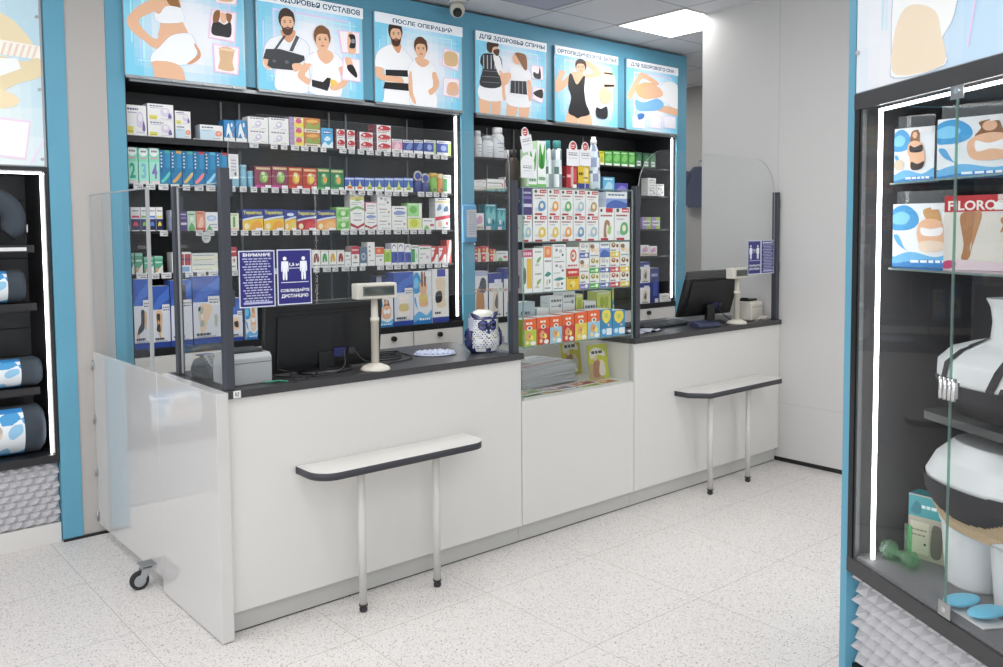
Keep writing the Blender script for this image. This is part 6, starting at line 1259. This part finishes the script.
# cartons in the case
def case_carton(k, s0, s1, w_, z, h_, lab, rz=.55, flap=True):
    t = cthing('underwear_box', s0, w_, z+.0006, lab, 'box', None, rz)
    link('carton', carton_mesh(k, s1-s0, h_, .035), t)
    if flap:
        m = MB(); m.box(.004, .016, h_+.0005, s1-s0-.006, .018, h_+.038, PLASTF); m.build('hang_flap', t)
    return t
case_carton('under1', .042, .160, .10, 1.602, .165, 'blue white carton of black maternity band, left on the upper glass shelf of the case')
case_carton('under0', .238, .458, .10, 1.602, .168, 'wide blue white carton of white bra, right on the upper glass shelf of the case')
case_carton('under2', .042, .225, .10, 1.350, .190, 'blue white carton of pale underwear, left on the lower glass shelf of the case')
def stock():
    a = A().R(0, 0, 1, 1, 'd8d3cc').R(0, .78, 1, 1, 'b8242c').T('FILOROS', .05, .80, .72, .13, 'efe6e2')
    a.S([(.22, .74), (.46, .76), (.46, .6), (.36, .35), (.36, .2), (.30, .12), (.24, .16), (.27, .35)], 'a8744a').S([(.42, .76), (.5, .74), (.44, .5), (.38, .3), (.36, .2)], 'b8855a').S([(.74, .68), (.86, .75), (.84, .66), (.78, .6)], 'b07a54').S([(.78, .6), (.82, .56), (.74, .5)], 'b07a54')
    return a.S([(0, .10), (.2, .14), (.5, .12), (.8, .10), (1, .06), (1, 0), (0, 0)], 'd8c4cc').S([(.0, .10), (.1, .13), (.18, .08), (.1, .02), (0, .02)], 'b83a6a').R(.66, .80, 1, .90, 'f0f0f0').R(.70, .93, .98, 1, 'e0c4c4')
K['stock'] = dict(desc='', art=stock, side='b8242c', top='b8242c', depth=.03, base='d8d3cc', m=PRINT, cat='box', nm='stocking_box')
case_carton('stock', .275, .47, .10, 1.350, .205, 'red and cream stocking carton picturing a leg on the lower glass shelf of the case', flap=False)
case_carton('under3', .56, .74, .10, 1.350, .20, 'blue white carton of beige waist belt right of the stocking carton', flap=False)
case_carton('under0', .56, .76, .10, 1.602, .17, 'carton of white bra nearest the right picture edge on the upper shelf of the case', flap=False)
# bust form
def ring(cx, cw, rx, ry, z, u, sq=2.3):
    a = u*2*PI; c, s_ = math.cos(a), math.sin(a)
    return (cx+rx*math.copysign(abs(c)**(2/sq), c), cw+ry*math.copysign(abs(s_)**(2/sq), s_), z)
def loft(keys, u, v):
    n = len(keys)-1; f = min(v*n, n-1e-6); i = int(f); t_ = f-i; t_ = t_*t_*(3-2*t_)*.5+t_*.5
    k = [keys[i][j]+(keys[i+1][j]-keys[i][j])*t_ for j in range(5)]; return ring(k[0], k[1], k[2], k[3], k[4], u)
BU = [(.0, .02, .165, .085, .0), (.0, .0, .185, .105, .05), (.0, -.01, .205, .12, .10), (.0, -.005, .225, .105, .15), (.0, .01, .20, .08, .185), (0, .02, .13, .06, .207), (0, .025, .065, .052, .222), (0, .02, .05, .05, .27), (0, .015, .05, .052, .31), (0, .01, .056, .06, .335)]
t = cthing('bust_mannequin', .375, .225, .9386, 'white bust mannequin in dark strapped top on the rounded grey shelf of the case', 'mannequin')
m = MB(); m.grid(lambda u, v: loft(BU, u, v), 48, 40, MANN, wrap=True); m.face(list(range(47, -1, -1)), MANN); nb = 40*48; m.face([nb+i for i in range(48)], MANN); m.build('body_form', t)
def top_mask(u, v):
    a = u*2*PI; fr = -math.sin(a); x = math.cos(a)
    if v < .255-.05*max(0, fr)*(abs(x) < .5): return True
    return v < .66 and .34 < abs(x) < .47
m = MB(); NU, NV = 96, 60
base = len(m.v)
def off(u, v):
    p = Vector(loft(BU, u, v)); c = Vector((0, .005, p.z)); d = (p-c); d.z = 0
    return tuple(p+d.normalized()*.0045+Vector((0, 0, .003 if v > .5 else 0)))
for j in range(NV+1):
    for i in range(NU): m.v.append(off(i/NU, j/NV*.66))
for j in range(NV):
    for i in range(NU):
        if top_mask((i+.5)/NU, (j+.5)/NV*.66): m.face((j*NU+i, j*NU+(i+1) % NU, (j+1)*NU+(i+1) % NU, (j+1)*NU+i), FABB, None, True)
m.build('strapped_top', t)
# hip form
HP = [(.0, .0, .185, .095, .0), (.0, 0, .19, .10, .10), (.0, -.005, .195, .105, .15), (.0, -.01, .205, .115, .21), (.0, -.025, .215, .135, .28), (.0, -.03, .212, .138, .33), (.0, -.02, .19, .125, .38), (.0, 0, .15, .10, .425)]
t = cthing('hip_mannequin', .385, .225, .4456, 'white hip mannequin in black maternity band and beige shorts inside the case', 'mannequin')
def hip(u, v):
    p = loft(HP, u, .36+v*.64); return p
m = MB(); m.grid(hip, 56, 36, MANN, wrap=True); nb = 36*56; m.face([nb+i for i in range(56)], MANN); m.face(list(range(55, -1, -1)), MANN); m.build('body_form', t)
LEG = [(0, 0, .078, .080, -.0), (0, 0, .084, .084, .06), (0, 0, .090, .089, .12), (0, 0, .095, .093, .19)]
for sx in (-.098, .098):
    m = MB(); m.grid(lambda u, v: (lambda p: (p[0]+sx, p[1], p[2]))(loft(LEG, u, v)), 40, 16, MANN, wrap=True); m.face(list(range(39, -1, -1)), MANN); m.face([16*40+i for i in range(40)], MANN); m.build('thigh', t)
def hoff(u, v, e):
    p = Vector(hip(u, v)); d = Vector((p.x, p.y+.01, 0)); return tuple(p+d.normalized()*e)
def shell(name, mask, mt, e, NU=96, NV=70):
    m = MB()
    for j in range(NV+1):
        for i in range(NU): m.v.append(hoff(i/NU, j/NV, e))
    for j in range(NV):
        for i in range(NU):
            if mask((i+.5)/NU, (j+.5)/NV): m.face((j*NU+i, j*NU+(i+1) % NU, (j+1)*NU+(i+1) % NU, (j+1)*NU+i), mt, None, True)
    return m.build(name, t)
fr = lambda u: max(0, -math.sin(u*2*PI))
shell('maternity_band', lambda u, v: .36-.20*fr(u)**2+.10*(1-fr(u)) < v < .50+.0*fr(u)+.06*(1-fr(u)), FABB, .006)
shell('shorts', lambda u, v: (.02 if abs(math.cos(u*2*PI)) < .35 else .02+.16*min(1, (abs(math.cos(u*2*PI))-.35)/.5)) < v < .40-.14*fr(u)**2+.08*(1-fr(u)), BEIGEF, .004)
# things on the case floor
ZC = .4456
t = cthing('teal_box', .055, .165, ZC, 'carton with teal top behind the green massage roller in the case', 'box', None, .5)
K['tealtop'] = dict(desc='', art=lambda: A().R(0, 0, 1, 1, 'b4aa9c').R(0, .66, 1, .98, '3f9aa4').S([(.06, .72), (.2, .9), (.34, .82), (.3, .7)], '2a7a88').L(.35, .95, .80, .05, 'd8e8ea', 4).R(.06, .08, .56, .58, 'd0c6b6').S([(.62, .1), (.64, .52), (.78, .58), (.9, .5), (.88, .1)], '6a625c').E(.46, .24, .035, .02, '303030').L(.1, .5, .44, .025, '8a8074', 4).L(.1, .5, .36, .025, '8a8074', 4), side='9a9488', top='3f9aa4', depth=.05, base='b4aa9c', m=PRINT, cat='box', nm='box')
link('carton', carton_mesh('tealtop', .115, .20, .06), t)
def spiky(cx, cy, cz, r, m_):
    m = MB(); m.grid(lambda u, v: (cx+r*math.sin(v*PI)*math.cos(u*2*PI), cy+r*math.sin(v*PI)*math.sin(u*2*PI), cz-r*math.cos(v*PI)), 16, 10, m_, wrap=True)
    for j in range(1, 8):
        ph = j/8*PI; n = max(3, int(12*math.sin(ph)))
        for i in range(n):
            a = 2*PI*(i+.5*(j % 2))/n; d = Vector((math.sin(ph)*math.cos(a), math.sin(ph)*math.sin(a), -math.cos(ph))); p = Vector((cx, cy, cz))+d*r*.96
            m.tube([p, p+d*r*.22], [r*.09, r*.02], m_, n=5)
    return m
t = cthing('massage_roller', .078, .095, ZC, 'clear green spiky ball massager standing in the left corner of the case', 'massager')
spiky(0, -.01, .034, .027, GREENT).build('spiky_ball', t); spiky(.085, .0, .034, .024, GREENT).build('spiky_ball', t)
MB().tube([(0, -.01, .034), (.085, 0, .034)], .009, GREENT, n=10).build('axle', t)
m = MB(); m.box(.030, .018, .0, .062, .024, .125, GREENT); m.build('handle', t, .002)
t = cthing('heel_pads', .43, .062, ZC, 'pair of light blue dotted gel heel pads at the front of the case', 'insole')
PADM = noisy(mat('gel_blue', '6fc0e0', .4), 300, .25)
for i, (dx, dy, rz) in enumerate(((0, 0, .25), (.075, .015, .1))):
    m = MB(); m.grid(lambda u, v: (dx+.034*math.sin(v*PI)*math.cos(u*2*PI), dy-.05*math.cos(v*PI), .020+.011*math.sin(v*PI)*math.sin(u*2*PI)+.012*v), 20, 14, PADM, wrap=True)
    m.build('pad', t)
m = MB(); m.box(-.045, -.03, 0, .12, .05, .006, PAPER); m.build('tray_card', t, .002)
t = cthing('green_cup', .16, .19-.07, ZC, 'clear blue green small cup beside the mannequin thigh in the case', 'cup') if False else None
# coats and a shelf in the back room beyond the cabinets
t = thing('back_room_cabinet', (5.92, 5.4, 0), 'dim grey cabinet in the back room beyond the right blue pillar', 'cabinet')
m = MB(); m.box(0, 0, .004, .30, .45, 1.05, mat('dim_grey', '8f9094', .5)); m.build('body', t, .003)
bx('door', .006, -.016, .02, .294, -.001, 1.04, mat('dim_grey2', '9c9da0', .45), t)
bx('handle', .26, -.03, .6, .27, -.017, .75, STEEL, t)

t = thing('hanging_jacket', (7.13, 5.25, 1.70), 'dark blue jacket hanging in the back room beyond the right blue pillar', 'jacket', None, -PI/2)
JK = noisy(mat('navy_cloth', '2c3558', .9), 30, .2)
m = MB(); m.grid(lambda u, v: ((.10+.05*math.sin(v*PI)+.02*math.sin(u*26))*math.cos(u*2*PI)*(1-.55*max(0, v-.82)/.18), (.035+.012*math.sin(u*22+v*5))*math.sin(u*2*PI)-.06, v*.40), 48, 24, JK, wrap=True); m.face([24*48+i for i in range(48)], JK); m.build('jacket_body', t)
for sx in (-1, 1): MB().tube([(sx*.10, -.06, .35), (sx*.14, -.065, .26), (sx*.15, -.06, .14), (sx*.145, -.055, .02)], [.05, .045, .04, .036], JK, n=12).build('sleeve', t)
MB().tube([(0, -.06, .38), (0, -.06, .43), (0, -.03, .46), (0, .018, .46)], .006, STEEL, n=8).build('hook', t)
